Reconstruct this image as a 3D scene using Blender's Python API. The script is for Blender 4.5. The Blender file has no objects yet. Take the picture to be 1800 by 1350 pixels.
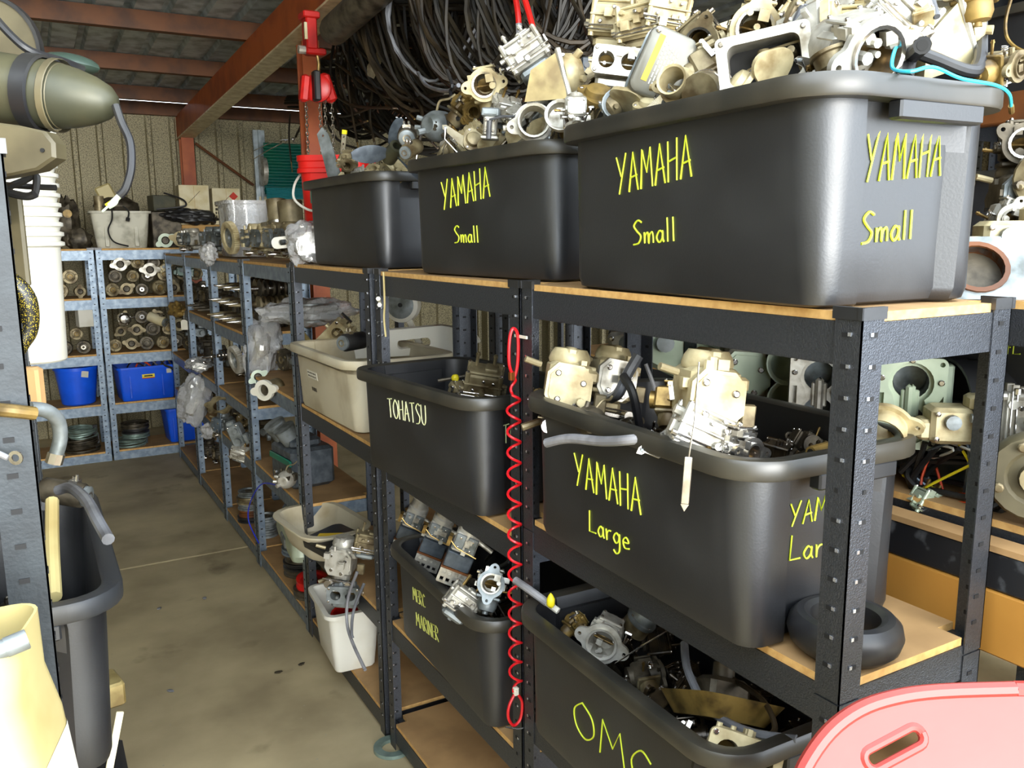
import bpy, bmesh, math, random
from mathutils import Vector, Matrix, Euler, noise
S = bpy.context.scene
COL = S.collection
R = math.radians
PI = math.pi

# ------------------------------------------------------------------ camera
cam = bpy.data.cameras.new('camera'); co = bpy.data.objects.new('camera', cam); COL.objects.link(co)
cam.sensor_fit = 'HORIZONTAL'; cam.sensor_width = 36.0
cam.lens = 36.0 * 1492.67 / 1800.0
cam.clip_start = 0.02
_y, _p, _r = .5171, .1722, -.008
_f0 = Vector((math.sin(_y), math.cos(_y), 0)); _rt = Vector((math.cos(_y), -math.sin(_y), 0)); _up = Vector((0, 0, 1))
_f = _f0 * math.cos(_p) - _up * math.sin(_p); _u = _up * math.cos(_p) + _f0 * math.sin(_p)
_r2 = _rt * math.cos(_r) + _u * math.sin(_r); _u2 = _u * math.cos(_r) - _rt * math.sin(_r)
co.matrix_world = Matrix(((_r2.x, _u2.x, -_f.x, 0), (_r2.y, _u2.y, -_f.y, 0), (_r2.z, _u2.z, -_f.z, 1.65), (0, 0, 0, 1)))
S.camera = co

# ------------------------------------------------------------------ daylight and exposure
w = bpy.data.worlds.new('sky'); S.world = w; w.use_nodes = True
nt = w.node_tree; bg = nt.nodes['Background']
bg.inputs[0].default_value = (.80, .90, 1.0, 1); bg.inputs[1].default_value = 5.0
def area(name, loc, target, sx, sy, power, col):
    l = bpy.data.lights.new(name, 'AREA'); l.shape = 'RECTANGLE'; l.size = sx; l.size_y = sy; l.energy = power; l.color = col
    o = bpy.data.objects.new(name, l); COL.objects.link(o); o.location = loc
    o.rotation_euler = (Vector(target) - Vector(loc)).to_track_quat('-Z', 'Y').to_euler()
    return o
area('door_daylight', (.4, -8.5, 2.9), (.6, 4.0, 1.1), 7.0, 4.0, 1300, (1.0, .97, .90))
S.view_settings.view_transform = 'Standard'; S.view_settings.look = 'None'
S.view_settings.gamma = 1.0; S.view_settings.use_curve_mapping = False
S.view_settings.exposure = 0.50
S.cycles.max_bounces = 8; S.cycles.diffuse_bounces = 4; S.cycles.glossy_bounces = 3; S.cycles.transmission_bounces = 6
S.cycles.caustics_reflective = False; S.cycles.caustics_refractive = False
S.cycles.use_denoising = True

# ------------------------------------------------------------------ materials
def srgb(h):
    h = h.lstrip('#'); o = []
    for i in (0, 2, 4):
        c = int(h[i:i+2], 16) / 255
        o.append(c / 12.92 if c <= .04045 else ((c + .055) / 1.055) ** 2.4)
    return (*o, 1)
MATS = {}
def mat(name, c1, c2=None, rough=.5, metal=0.0, scale=12.0, bump=0.0, bscale=None, detail=4, lo=.4, hi=.65, spec=.5, coat=0, rough2=None):
    m = bpy.data.materials.new(name); m.use_nodes = True; n = m.node_tree.nodes; l = m.node_tree.links
    b = n['Principled BSDF']; c1 = srgb(c1) if isinstance(c1, str) else c1
    b.inputs['Roughness'].default_value = rough; b.inputs['Metallic'].default_value = metal
    b.inputs['Specular IOR Level'].default_value = spec
    b.inputs['Coat Weight'].default_value = coat; b.inputs['Coat Roughness'].default_value = .15
    tc = n.new('ShaderNodeTexCoord')
    if c2:
        c2 = srgb(c2); tx = n.new('ShaderNodeTexNoise'); tx.inputs['Scale'].default_value = scale; tx.inputs['Detail'].default_value = detail
        l.new(tc.outputs['Object'], tx.inputs['Vector'])
        rp = n.new('ShaderNodeValToRGB'); rp.color_ramp.elements[0].position = lo; rp.color_ramp.elements[1].position = hi
        rp.color_ramp.elements[0].color = c1; rp.color_ramp.elements[1].color = c2
        l.new(tx.outputs['Fac'], rp.inputs['Fac']); l.new(rp.outputs['Color'], b.inputs['Base Color'])
        if rough2 is not None:
            mr = n.new('ShaderNodeMapRange'); mr.inputs[1].default_value = lo; mr.inputs[2].default_value = hi
            mr.inputs[3].default_value = rough; mr.inputs[4].default_value = rough2
            l.new(tx.outputs['Fac'], mr.inputs[0]); l.new(mr.outputs[0], b.inputs['Roughness'])
    else:
        b.inputs['Base Color'].default_value = c1
    if bump:
        t2 = n.new('ShaderNodeTexNoise'); t2.inputs['Scale'].default_value = bscale or scale; t2.inputs['Detail'].default_value = 3
        l.new(tc.outputs['Object'], t2.inputs['Vector'])
        bp = n.new('ShaderNodeBump'); bp.inputs['Strength'].default_value = bump; bp.inputs['Distance'].default_value = .004
        l.new(t2.outputs['Fac'], bp.inputs['Height']); l.new(bp.outputs['Normal'], b.inputs['Normal'])
    MATS[name] = m
    return m
M = MATS
mat('black_plastic', '#191a1d', '#232426', spec=.9, rough=.40, scale=6, bump=.05, bscale=260, rough2=.48)
mat('dusty_plastic', '#26282b', '#4b473f', rough=.5, scale=5, lo=.45, hi=.8)
mat('hammer_grey', '#505359', '#585b61', rough=.38, metal=.82, scale=240, bump=.35, bscale=420)
mat('steel_blue', '#6d7b8a', '#8a97a3', rough=.42, metal=.6, scale=30, bump=.1, bscale=200)  # far racks: hammertone grey with bluish daylight painted in; also blue-grey parts
mat('left_grey', '#21262a', '#2d3337', rough=.5, metal=.2, scale=20, bump=.1, bscale=200)
mat('slot_dark', '#08080a', rough=.7)
mat('slot_glint', '#c9ccd2', rough=.25, metal=.8)
mat('mdf', '#b08b5c', '#98764c', rough=.75, scale=7, bump=.05, bscale=200)
mat('mdf_edge', '#d6aa68', '#c29455', rough=.8, scale=60)
mat('yellow_marker', '#d8e83a', rough=.6)
mat('marker_pale', '#f0f4b8', rough=.6)
mat('marker_faded', '#b9bb5c', rough=.7)
mat('alu_clean', '#c4c0b4', '#7d7462', rough=.36, metal=.5, scale=26, bump=.15, bscale=90, lo=.44, hi=.72, rough2=.6)
mat('alu_cream', '#c9bb92', '#7a6238', rough=.5, metal=.25, scale=22, bump=.18, bscale=80, lo=.42, hi=.74)
mat('alu_dirty', '#9a8d6c', '#4e3f26', rough=.48, metal=.4, scale=16, bump=.2, bscale=70)
mat('alu_grey', '#8d9394', '#5b5f5c', rough=.45, metal=.5, scale=20, bump=.15, bscale=80)
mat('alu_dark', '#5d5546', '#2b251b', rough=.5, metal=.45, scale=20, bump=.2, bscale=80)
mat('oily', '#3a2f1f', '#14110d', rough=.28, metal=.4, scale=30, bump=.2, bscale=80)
mat('steel_bright', '#d8d4cc', '#a7a099', rough=.2, metal=.95, scale=25)
mat('brass', '#9a7f4a', '#5f4a26', rough=.35, metal=.7, scale=30)
mat('gold_dirty', '#94793f', '#4a3a1c', rough=.5, metal=.3, scale=20)
mat('rubber', '#17171a', '#2a2927', rough=.45, scale=14)
mat('hose_grey', '#8f8e90', '#6c6b6d', rough=.5, scale=20)
mat('cable_black', '#171410', '#2b251a', rough=.5, scale=9, spec=.3)
mat('cable_brown', '#3b3020', '#1f1910', rough=.5, scale=9, spec=.3)
mat('cable_grey', '#73757a', '#4b4b4d', rough=.4, scale=12)
mat('bore_dark', '#0b0a09', rough=.6)
mat('red_plastic', '#d21e17', '#c31712', rough=.42, scale=6)
mat('red_cord', '#d3141f', rough=.35)
mat('red_paint', '#c81d18', '#a81612', rough=.4, scale=12)
mat('sled_red', '#a83d35', '#96322b', rough=.45, scale=3.5, bump=.03, bscale=60)
mat('white_plastic', '#dcd9cc', '#c4bda6', rough=.5, scale=6, lo=.5, hi=.8)
mat('crate_cream', '#cdc3a8', '#988763', rough=.5, scale=5, lo=.48, hi=.8)
mat('cream_plastic', '#b8a974', '#8d713a', rough=.5, scale=5, lo=.5, hi=.8)
mat('grimy_white', '#c9c6b4', '#7e7a66', rough=.55, scale=9, lo=.5, hi=.8)
mat('blue_plastic', '#1560f2', '#1254dc', rough=.4, scale=5)
mat('rust_paint', '#6b3d16', '#4d2b10', rough=.6, scale=8, bump=.05)
mat('rust_red', '#b35a25', '#97451c', rough=.55, scale=6)
mat('flange_bounce', '#e6dab8', '#c9b88f', rough=.5, scale=20)  # light bounced up from the floor is put into this colour
mat('galv', '#a59b78', '#655e49', rough=.6, metal=.15, scale=130, lo=.42, hi=.62)
mat('galv_roof', '#c6d2d6', '#8d989b', rough=.45, metal=.2, scale=10)
mat('card', '#b99158', '#a88049', rough=.85, scale=6)
mat('card_white', '#d9cfae', '#c8b98d', rough=.8, scale=12)
mat('print_dark', '#3b3323', rough=.8)
mat('print_red', '#c2331f', rough=.7)
mat('paper', '#d9d4c2', rough=.8)
mat('teal_sheet', '#0f6a52', '#0c5a55', rough=.35, scale=3)
mat('teal_light', '#3f9aa0', rough=.35)
mat('timber', '#a9752f', '#c08a3e', rough=.5, scale=4, lo=.3, hi=.7)
mat('beam_scuffed', '#17181b', '#5b5d60', rough=.5, scale=22, lo=.56, hi=.72)
mat('gear_green', '#3c3d2f', '#504d38', rough=.45, metal=.2, scale=9)
mat('tan_cast', '#a3925f', '#6b5931', rough=.5, metal=.2, scale=14, bump=.1, bscale=60)
mat('rim_warm_bounce', '#25241f', '#3a362d', spec=.8, rough=.42, scale=7)  # brown of warm bounced light is painted into the rim colour
mat('gear_pale', '#645c44', '#4a4330', rough=.5, metal=.1, scale=8)
mat('pale_green', '#b4bfa8', '#98a68f', rough=.4, metal=.1, scale=10)
mat('copper', '#b5703a', rough=.3, metal=.9)
mat('yellow_plastic', '#e6d21f', rough=.45)
mat('cyan_wire', '#35b3cf', rough=.4)
mat('blue_wire', '#1c33c8', rough=.4)
mat('orange_wire', '#d9481c', rough=.4)
mat('white_wire', '#dcdad0', rough=.4)
mat('label_grey', '#7c7a70', '#6a675c', rough=.4, metal=.3, scale=10)
mat('yellow_label', '#d8b52e', rough=.6)
mat('part_grey', '#41474d', '#5a6167', rough=.42, metal=.3, scale=30)
mat('glass_green', '#2f3d35', rough=.3)
mat('wood_light', '#d9cfae', rough=.8)
mat('zinc_green', '#8fa39a', '#73857c', rough=.45, metal=.5, scale=20)

def floor_mat():
    m = bpy.data.materials.new('concrete'); m.use_nodes = True; n = m.node_tree.nodes; l = m.node_tree.links; b = n['Principled BSDF']
    tc = n.new('ShaderNodeTexCoord')
    t = n.new('ShaderNodeTexNoise'); t.inputs['Scale'].default_value = 2.2; t.inputs['Detail'].default_value = 8; l.new(tc.outputs['Object'], t.inputs[0])
    r = n.new('ShaderNodeValToRGB'); e = r.color_ramp.elements
    e[0].position = .3; e[0].color = srgb('#948566'); e[1].position = .68; e[1].color = srgb('#cbba92'); l.new(t.outputs[0], r.inputs[0])
    t3 = n.new('ShaderNodeTexNoise'); t3.inputs['Scale'].default_value = 3.3; t3.inputs['Detail'].default_value = 5; l.new(tc.outputs['Object'], t3.inputs[0])
    r3 = n.new('ShaderNodeValToRGB'); e = r3.color_ramp.elements; e[0].position = .6; e[0].color = (1, 1, 1, 1); e[1].position = .74; e[1].color = (.42, .40, .37, 1); l.new(t3.outputs[0], r3.inputs[0])
    mx = n.new('ShaderNodeMix'); mx.data_type = 'RGBA'; mx.blend_type = 'MULTIPLY'; mx.inputs[0].default_value = 1
    l.new(r.outputs[0], mx.inputs[6]); l.new(r3.outputs[0], mx.inputs[7])
    t2 = n.new('ShaderNodeTexVoronoi'); t2.inputs['Scale'].default_value = 17; l.new(tc.outputs['Object'], t2.inputs[0])
    r2 = n.new('ShaderNodeValToRGB'); e = r2.color_ramp.elements; e[0].position = .03; e[0].color = (1, 1, 1, 1); e[1].position = .07; e[1].color = (0, 0, 0, 1); l.new(t2.outputs['Distance'], r2.inputs[0])
    m2 = n.new('ShaderNodeMix'); m2.data_type = 'RGBA'; l.new(r2.outputs[0], m2.inputs[0]); l.new(mx.outputs[2], m2.inputs[6]); m2.inputs[7].default_value = srgb('#a89f88')
    l.new(m2.outputs[2], b.inputs['Base Color']); b.inputs['Roughness'].default_value = .62
    bp = n.new('ShaderNodeBump'); bp.inputs['Strength'].default_value = .15; bp.inputs['Distance'].default_value = .01; l.new(t.outputs[0], bp.inputs['Height']); l.new(bp.outputs[0], b.inputs['Normal'])
    MATS['concrete'] = m
floor_mat()
def braid_mat():
    m = bpy.data.materials.new('braid'); m.use_nodes = True; n = m.node_tree.nodes; l = m.node_tree.links; b = n['Principled BSDF']
    tc = n.new('ShaderNodeTexCoord'); v = n.new('ShaderNodeTexVoronoi'); v.inputs['Scale'].default_value = 620; l.new(tc.outputs['Object'], v.inputs[0])
    r = n.new('ShaderNodeValToRGB'); e = r.color_ramp.elements; e[0].position = .28; e[0].color = srgb('#b39a2a'); e[1].position = .34; e[1].color = srgb('#1c1b15'); l.new(v.outputs['Distance'], r.inputs[0]); l.new(r.outputs[0], b.inputs['Base Color']); b.inputs['Roughness'].default_value = .35
    MATS['braid'] = m
braid_mat()
def wrap_mat():
    m = bpy.data.materials.new('cling_film'); m.use_nodes = True; b = m.node_tree.nodes['Principled BSDF']; n = m.node_tree.nodes; l = m.node_tree.links
    b.inputs['Base Color'].default_value = (.85, .85, .84, 1); b.inputs['Roughness'].default_value = .05; b.inputs['Coat Weight'].default_value = .6
    b.inputs['Transmission Weight'].default_value = .6; b.inputs['IOR'].default_value = 1.15
    t = n.new('ShaderNodeTexNoise'); t.inputs['Scale'].default_value = 30; t.inputs['Detail'].default_value = 4
    tc = n.new('ShaderNodeTexCoord'); l.new(tc.outputs['Object'], t.inputs[0])
    bp = n.new('ShaderNodeBump'); bp.inputs['Strength'].default_value = .9; bp.inputs['Distance'].default_value = .02; l.new(t.outputs[0], bp.inputs['Height']); l.new(bp.outputs[0], b.inputs['Normal'])
    MATS['cling_film'] = m
wrap_mat()

# ------------------------------------------------------------------ mesh helpers
def frame(d):
    d = Vector(d).normalized(); a = Vector((0, 0, 1)) if abs(d.z) < .9 else Vector((1, 0, 0))
    x = d.cross(a).normalized(); return x, d.cross(x).normalized(), d
class MB:
    def __init__(s): s.v = []; s.f = []
    def add(s, vs, fs, mtx=None):
        o = len(s.v)
        s.v += [tuple(mtx @ Vector(v)) if mtx else tuple(v) for v in vs]
        s.f += [tuple(i + o for i in f) for f in fs]; return s
    def box(s, c, d, rot=None, b=0.0):
        hx, hy, hz = d[0] / 2, d[1] / 2, d[2] / 2
        m = Matrix.Translation(c) @ (Euler(rot).to_matrix().to_4x4() if rot else Matrix.Identity(4))
        if b <= 0:
            vs = [(x, y, z) for x in (-hx, hx) for y in (-hy, hy) for z in (-hz, hz)]
            return s.add(vs, [(0, 1, 3, 2), (4, 6, 7, 5), (0, 4, 5, 1), (2, 3, 7, 6), (0, 2, 6, 4), (1, 5, 7, 3)], m)
        b = min(b, hx * .9, hy * .9, hz * .9)
        rings = []
        for z, i in ((-hz, b), (-hz + b, 0), (hz - b, 0), (hz, b)):
            x, y = hx - i, hy - i; k = b
            rings.append([(x - k, -y, z), (x, -y + k, z), (x, y - k, z), (x - k, y, z), (-x + k, y, z), (-x, y - k, z), (-x, -y + k, z), (-x + k, -y, z)])
        return s.rings(rings, True, True, m)
    def rings(s, rings, cap0=False, cap1=False, mtx=None, closed=True):
        n = len(rings[0]); vs = [p for r in rings for p in r]; fs = []
        for i in range(len(rings) - 1):
            for j in range(n if closed else n - 1):
                a, b = i * n + j, i * n + (j + 1) % n
                fs.append((a, b, b + n, a + n))
        if cap0: fs.append(tuple(range(n - 1, -1, -1)))
        if cap1: fs.append(tuple(range((len(rings) - 1) * n, len(rings) * n)))
        return s.add(vs, fs, mtx)
    def cyl(s, a, b, r, r2=None, n=12, cap=True):
        a = Vector(a); b = Vector(b); r2 = r if r2 is None else r2; x, y, d = frame(b - a)
        rg = [[tuple(p + (x * math.cos(t) + y * math.sin(t)) * q) for t in [2 * PI * k / n for k in range(n)]] for p, q in ((a, r), (b, r2))]
        return s.rings(rg, cap, cap)
    def lathe(s, prof, o=(0, 0, 0), ax=(0, 0, 1), n=20, loop=False, open0=False):
        o = Vector(o); x, y, d = frame(ax)
        rg = [[tuple(o + d * h + (x * math.cos(t) + y * math.sin(t)) * r) for t in [2 * PI * k / n for k in range(n)]] for r, h in prof]
        if loop: rg.append(rg[0])
        return s.rings(rg, prof[0][0] > 1e-6 and not loop and not open0, prof[-1][0] > 1e-6 and not loop)
    def ring(s, o, ax, ro, ri, h, n=20):
        return s.lathe([(ri, 0), (ro, 0), (ro, h), (ri, h)], o, ax, n, True)
    def tube(s, pts, r, n=6, cap=True, r2=None):
        pts = [Vector(p) for p in pts]; rg = []; x = None; L = len(pts)
        for i, p in enumerate(pts):
            d = (pts[min(i + 1, L - 1)] - pts[max(i - 1, 0)])
            if d.length < 1e-9: d = Vector((0, 0, 1))
            d.normalize()
            if x is None: x = frame(d)[0]
            x = (x - d * x.dot(d)); x = x.normalized() if x.length > 1e-6 else frame(d)[0]
            y = d.cross(x); q = r if r2 is None else r + (r2 - r) * i / (L - 1)
            rg.append([tuple(p + (x * math.cos(t) + y * math.sin(t)) * q) for t in [2 * PI * k / n for k in range(n)]])
        return s.rings(rg, cap, cap)
    def prism(s, out, h0, h1, mtx=None, inset=0.0):
        n = len(out); rg = [[(x, y, h0) for x, y in out], [(x, y, h1 - inset) for x, y in out]]
        if inset:
            cx = sum(p[0] for p in out) / n; cy = sum(p[1] for p in out) / n
            q = []
            for x, y in out:
                d = math.hypot(x - cx, y - cy) or 1; k = max(0, 1 - inset / d); q.append((cx + (x - cx) * k, cy + (y - cy) * k, h1))
            rg.append(q)
        return s.rings(rg, True, True, mtx)
    def plate(s, out, holes, h0, h1, mtx=None):
        """flat plate with through holes; out and holes are 2-D loops"""
        bm = bmesh.new(); es = []
        for lp in [out] + holes:
            vs = [bm.verts.new((x, y, h1)) for x, y in lp]
            for i in range(len(vs)): es.append(bm.edges.new((vs[i], vs[(i + 1) % len(vs)])))
        r = bmesh.ops.triangle_fill(bm, use_beauty=True, use_dissolve=False, edges=es, normal=(0, 0, 1))
        bm.verts.index_update(); top = [tuple(v.co) for v in bm.verts]; fs = [tuple(v.index for v in f.verts) for f in bm.faces]; bm.free()
        nv = len(top); vs = top + [(x, y, h0) for x, y, z in top]; F = list(fs) + [tuple(i + nv for i in reversed(f)) for f in fs]
        k = 0
        for li, lp in enumerate([out] + holes):
            n = len(lp)
            for i in range(n):
                a, b = k + i, k + (i + 1) % n
                F.append((a, a + nv, b + nv, b))
            k += n
        return s.add(vs, F, mtx)
    def sphere(s, c, r, n=12, m=8, sc=(1, 1, 1), nz=0, seed=0, fr=3):
        rg = []
        for i in range(1, m):
            t = PI * i / m; row = []
            for k in range(n):
                p = Vector((math.sin(t) * math.cos(2 * PI * k / n), math.sin(t) * math.sin(2 * PI * k / n), -math.cos(t)))
                q = 1 + (nz * noise.noise(p * fr + Vector((seed * 7.1, seed * 3.3, 0))) if nz else 0)
                row.append((c[0] + p.x * r * sc[0] * q, c[1] + p.y * r * sc[1] * q, c[2] + p.z * r * sc[2] * q))
            rg.append(row)
        return s.rings(rg, True, True)
    def obj(s, name, m, parent=None, smooth=35, bevel=0):
        me = bpy.data.meshes.new(name); me.from_pydata(s.v, [], s.f); 
        bm = bmesh.new(); bm.from_mesh(me); bmesh.ops.recalc_face_normals(bm, faces=bm.faces); bm.to_mesh(me); bm.free()
        me.materials.append(MATS[m] if isinstance(m, str) else m)
        if smooth:
            me.polygons.foreach_set('use_smooth', [True] * len(me.polygons)); me.set_sharp_from_angle(angle=R(smooth))
        o = bpy.data.objects.new(name, me); COL.objects.link(o)
        if parent: o.parent = parent
        return o
def tag(o, label=None, cat=None, group=None, kind=None):
    if label: o['label'] = label
    if cat: o['category'] = cat
    if group: o['group'] = group
    if kind: o['kind'] = kind
    return o
def empty(name, loc=(0, 0, 0), rot=(0, 0, 0), sc=1):
    o = bpy.data.objects.new(name, None); COL.objects.link(o); o.location = loc; o.rotation_euler = rot; o.empty_display_size = .05
    o.scale = (sc, sc, sc) if isinstance(sc, (int, float)) else sc
    return o
CH = {}
def copy_tree(o, parent=None):
    c = o.copy(); COL.objects.link(c); c.parent = parent
    for ch in list(o.children): copy_tree(ch, c)
    return c
def rrect(lx, ly, r, n=5):
    o = []; hx, hy = lx / 2, ly / 2
    for cx, cy, a0 in ((hx - r, hy - r, 0), (-hx + r, hy - r, 90), (-hx + r, -hy + r, 180), (hx - r, -hy + r, 270)):
        for k in range(n + 1):
            a = R(a0 + 90 * k / n); o.append((cx + r * math.cos(a), cy + r * math.sin(a)))
    return o
def circ(cx, cy, r, n=16): return [(cx + r * math.cos(2 * PI * k / n), cy + r * math.sin(2 * PI * k / n)) for k in range(n)]
def spline(pts, n=6):
    P = [Vector(p) for p in pts]; o = []
    for i in range(len(P) - 1):
        p0, p1, p2, p3 = P[max(i - 1, 0)], P[i], P[i + 1], P[min(i + 2, len(P) - 1)]
        for k in range(n):
            t = k / n
            o.append(.5 * ((2 * p1) + (p2 - p0) * t + (2 * p0 - 5 * p1 + 4 * p2 - p3) * t * t + (3 * p1 - p0 - 3 * p2 + p3) * t ** 3))
    o.append(P[-1]); return o
# hand lettering: strokes in a unit-high box
A_ = [[(0, 0), (.26, 1), (.5, 0)], [(.08, .36), (.46, .4)]]
GL = {'Y': (.55, [[(0, 1), (.26, .45)], [(.55, 1.05), (.12, 0)]]), 'A': (.52, A_),
 'M': (.62, [[(0, 0), (.1, 1), (.33, .4), (.52, 1), (.62, 0)]]), 'H': (.46, [[(0, 1), (0, 0)], [(.44, 1.03), (.42, 0)], [(0, .5), (.43, .56)]]),
 'S': (.45, [[(.45, .92), (.25, 1.02), (.04, .8), (.2, .55), (.4, .32), (.28, .04), (0, -.02)]]),
 'm': (.5, [[(0, .48), (.02, 0), (.05, .33), (.17, .46), (.22, .3), (.23, 0), (.27, .33), (.4, .46), (.46, .3), (.47, 0)]]),
 'a': (.36, [[(.3, .4), (.15, .48), (.0, .22), (.12, 0), (.28, .15), (.31, .46), (.31, .15), (.37, 0)]]),
 'l': (.14, [[(.04, 1), (.05, .5), (.06, 0)]]), 'L': (.42, [[(.04, 1), (0, .03), (.42, .06)]]),
 'r': (.3, [[(0, .5), (.03, 0), (.05, .3), (.15, .46), (.28, .48)]]),
 'g': (.4, [[(.32, .42), (.15, .5), (0, .25), (.13, .05), (.3, .2), (.34, .5), (.33, -.2), (.15, -.42), (-.02, -.3)]]),
 'e': (.36, [[(.03, .25), (.33, .3), (.2, .5), (.02, .32), (.1, .02), (.36, .06)]]),
 'T': (.5, [[(0, .98), (.5, 1.02)], [(.25, 1), (.27, 0)]]),
 'O': (.55, [[(.25, 1), (.02, .65), (.06, .2), (.3, 0), (.53, .3), (.5, .75), (.25, 1)]]),
 'U': (.48, [[(0, 1), (.02, .25), (.22, 0), (.42, .25), (.46, 1)]]), 'C': (.48, [[(.46, .85), (.25, 1), (.02, .55), (.15, .08), (.48, .1)]]),
 'E': (.4, [[(.4, 1), (0, .98), (.02, 0), (.42, .02)], [(0, .5), (.34, .52)]]), 'R': (.46, [[(0, 0), (.02, 1), (.36, .9), (.36, .62), (.03, .5), (.46, 0)]]),
 'I': (.1, [[(.04, 1), (.05, 0)]]), 'N': (.5, [[(0, 0), (.03, 1), (.45, 0), (.47, 1)]]), '4': (.5, [[(.3, 1), (0, .4), (.5, .42)], [(.36, .65), (.33, 0)]]), ' ': (.3, [])}
CURVY = set('SmagreOUCR')
def lettering(mb, word, mapf, h, r, gap=.14, slope=0.0, wob=0):
    """draws the word; mapf(u, v) gives the point on the surface"""
    u = 0
    for ch in word:
        wd, sts = GL[ch]
        for st in sts:
            pts = [mapf((u + x) * h, (y) * h + slope * (u + x) * h) for x, y in st]
            pts = spline(pts, 5) if ch in CURVY else pts
            mb.tube(pts, r, 5)
        u += wd + gap
    return mb

# ================================================================== the shed
def zroof(y): return 2.798 + (7.77 - y) * .0385          # underside of the roof pans
fl = MB().box((1.5, 3, -.09), (9, 14, .1)).obj('floor', 'print_dark', smooth=0); tag(fl, kind='structure')
for x0, x1 in ((-3, 1.62), (1.63, 6)):
    for y0, y1 in ((-4, -.2), (-.19, 4.527), (4.54, 10)):
        MB().box(((x0 + x1) / 2, (y0 + y1) / 2, -.02), (x1 - x0, y1 - y0, .04), b=.004).obj('slab', 'concrete', fl)
MB().box((.6, 4.5335, -.012), (2.0, .006, .012)).obj('joint_strip', 'wood_light', fl)
def ribbed(x0, x1, pitch=.19, rib=.028, h=.028, top=.016):
    """cross-section of a trapezoid-ribbed sheet, along u"""
    p = [(x0, 0)]; u = x0 + pitch / 2
    while u < x1 - .02:
        p += [(u - rib, 0), (u - top, h), (u + top, h), (u + rib, 0)]; u += pitch
    p.append((x1, 0)); return p
wb = empty('wall_back', (0, 8.0, 0)); tag(wb, kind='structure')
for i in range(12):
    x0 = -2.3 + i * .76
    mb = MB(); p = ribbed(x0, x0 + .762)
    mb.rings([[(x, -h + .0005 * i, z) for x, h in p] for z in (0, 2.765)], closed=False)
    mb.rings([[(x, -h - .001 + .0005 * i, z) for x, h in p] for z in (0, 2.765)], closed=False)
    mb.obj('wall_sheet', 'galv', wb, smooth=0)
def wall_side(name, x, s, ys=-.4):
    e = empty(name, (x, 0, 0)); tag(e, kind='structure')
    for i in range(11 if ys > -1 else 15):
        y0 = ys + i * .76; p = ribbed(y0, y0 + .762)
        mb = MB(); mb.rings([[(s * h, y, z) for y, h in p] for z in (0, 3.15)], closed=False); mb.obj('wall_sheet', 'galv', e, smooth=0)
wall_side('wall_left', -2.3, 1, -3.3); wall_side('wall_right', 3.9, -1)  # left wall runs on unseen past the front, added to darken aisle faces
ce = empty('ceiling', (0, 0, 0)); tag(ce, kind='structure')
for i in range(10):
    x0 = -2.32 + i * .76; p = ribbed(x0, x0 + .764, pitch=.19, h=.032)
    MB().rings([[(x, y, zroof(y) + h + .0006 * i) for x, h in p] for y in (.85, 7.965)], closed=False).obj('roof_sheet', 'galv_roof', ce, smooth=0)
for y in (1.15, 2.2, 3.25, 4.28, 5.32, 6.36, 7.36):
    z = zroof(y) - .052; mb = MB(); mb.box((1.45, y, z), (7.4, .05, .10)); mb.box((1.45, y + .03, z - .045), (7.4, .02, .008)); mb.obj('purlin', 'rust_paint', ce, smooth=0)
MB().box((1.45, 7.93, zroof(7.93) - .062), (7.4, .05, .105)).obj('eave_beam', 'rust_paint', ce, smooth=0)
def rafter(x):
    mb = MB(); mb2 = MB()
    q = [(x - .05, .85), (x + .05, .85), (x + .05, 8), (x - .05, 8)]
    mb.rings([[(a, b, zroof(b) - .105 + (.004 if 0 else 0)) for a, b in q], [(a, b, zroof(b) - .292) for a, b in q]], True, True)
    mb2.rings([[(a + (.012 if a > x else -.012), b, zroof(b) - .292) for a, b in q], [(a + (.012 if a > x else -.012), b, zroof(b) - .302) for a, b in q]], True, True)
    o = mb.obj('rafter', 'rust_red', ce, smooth=0); mb2.obj('bottom_flange', 'flange_bounce', o, smooth=0)
rafter(1.3)
def column(nm, x, y, sx, sy, z1):
    mb = MB(); mb.box((x, y - sy / 2, z1 / 2), (sx, .012, z1)); mb.box((x, y + sy / 2, z1 / 2), (sx, .012, z1)); mb.box((x, y, z1 / 2), (.012, sy - .012, z1)); mb.box((x, y, .006), (sx + .08, sy + .08, .012))
    tag(mb.obj(nm, 'rust_red', smooth=0), kind='structure')
column('trim_1', 1.3, 7.86, .1, .12, zroof(7.86) - .303)
column('trim_2', 1.36, 4.47, .09, .09, zroof(4.15) - .303)
# diagonal brace and upright strap on the back wall
tag(MB().tube([(1.38, 7.9, 2.46), (1.86, 7.93, 2.12)], .012, 6).obj('trim_3', 'rust_paint'), kind='structure')
mb = MB(); mb.box((1.93, 7.94, 1.35), (.1, .03, 2.5)); mb.box((1.93, 7.93, 1.35), (.02, .05, 2.5)); tag(mb.obj('trim_4', 'galv_roof', smooth=0), kind='structure')

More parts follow.
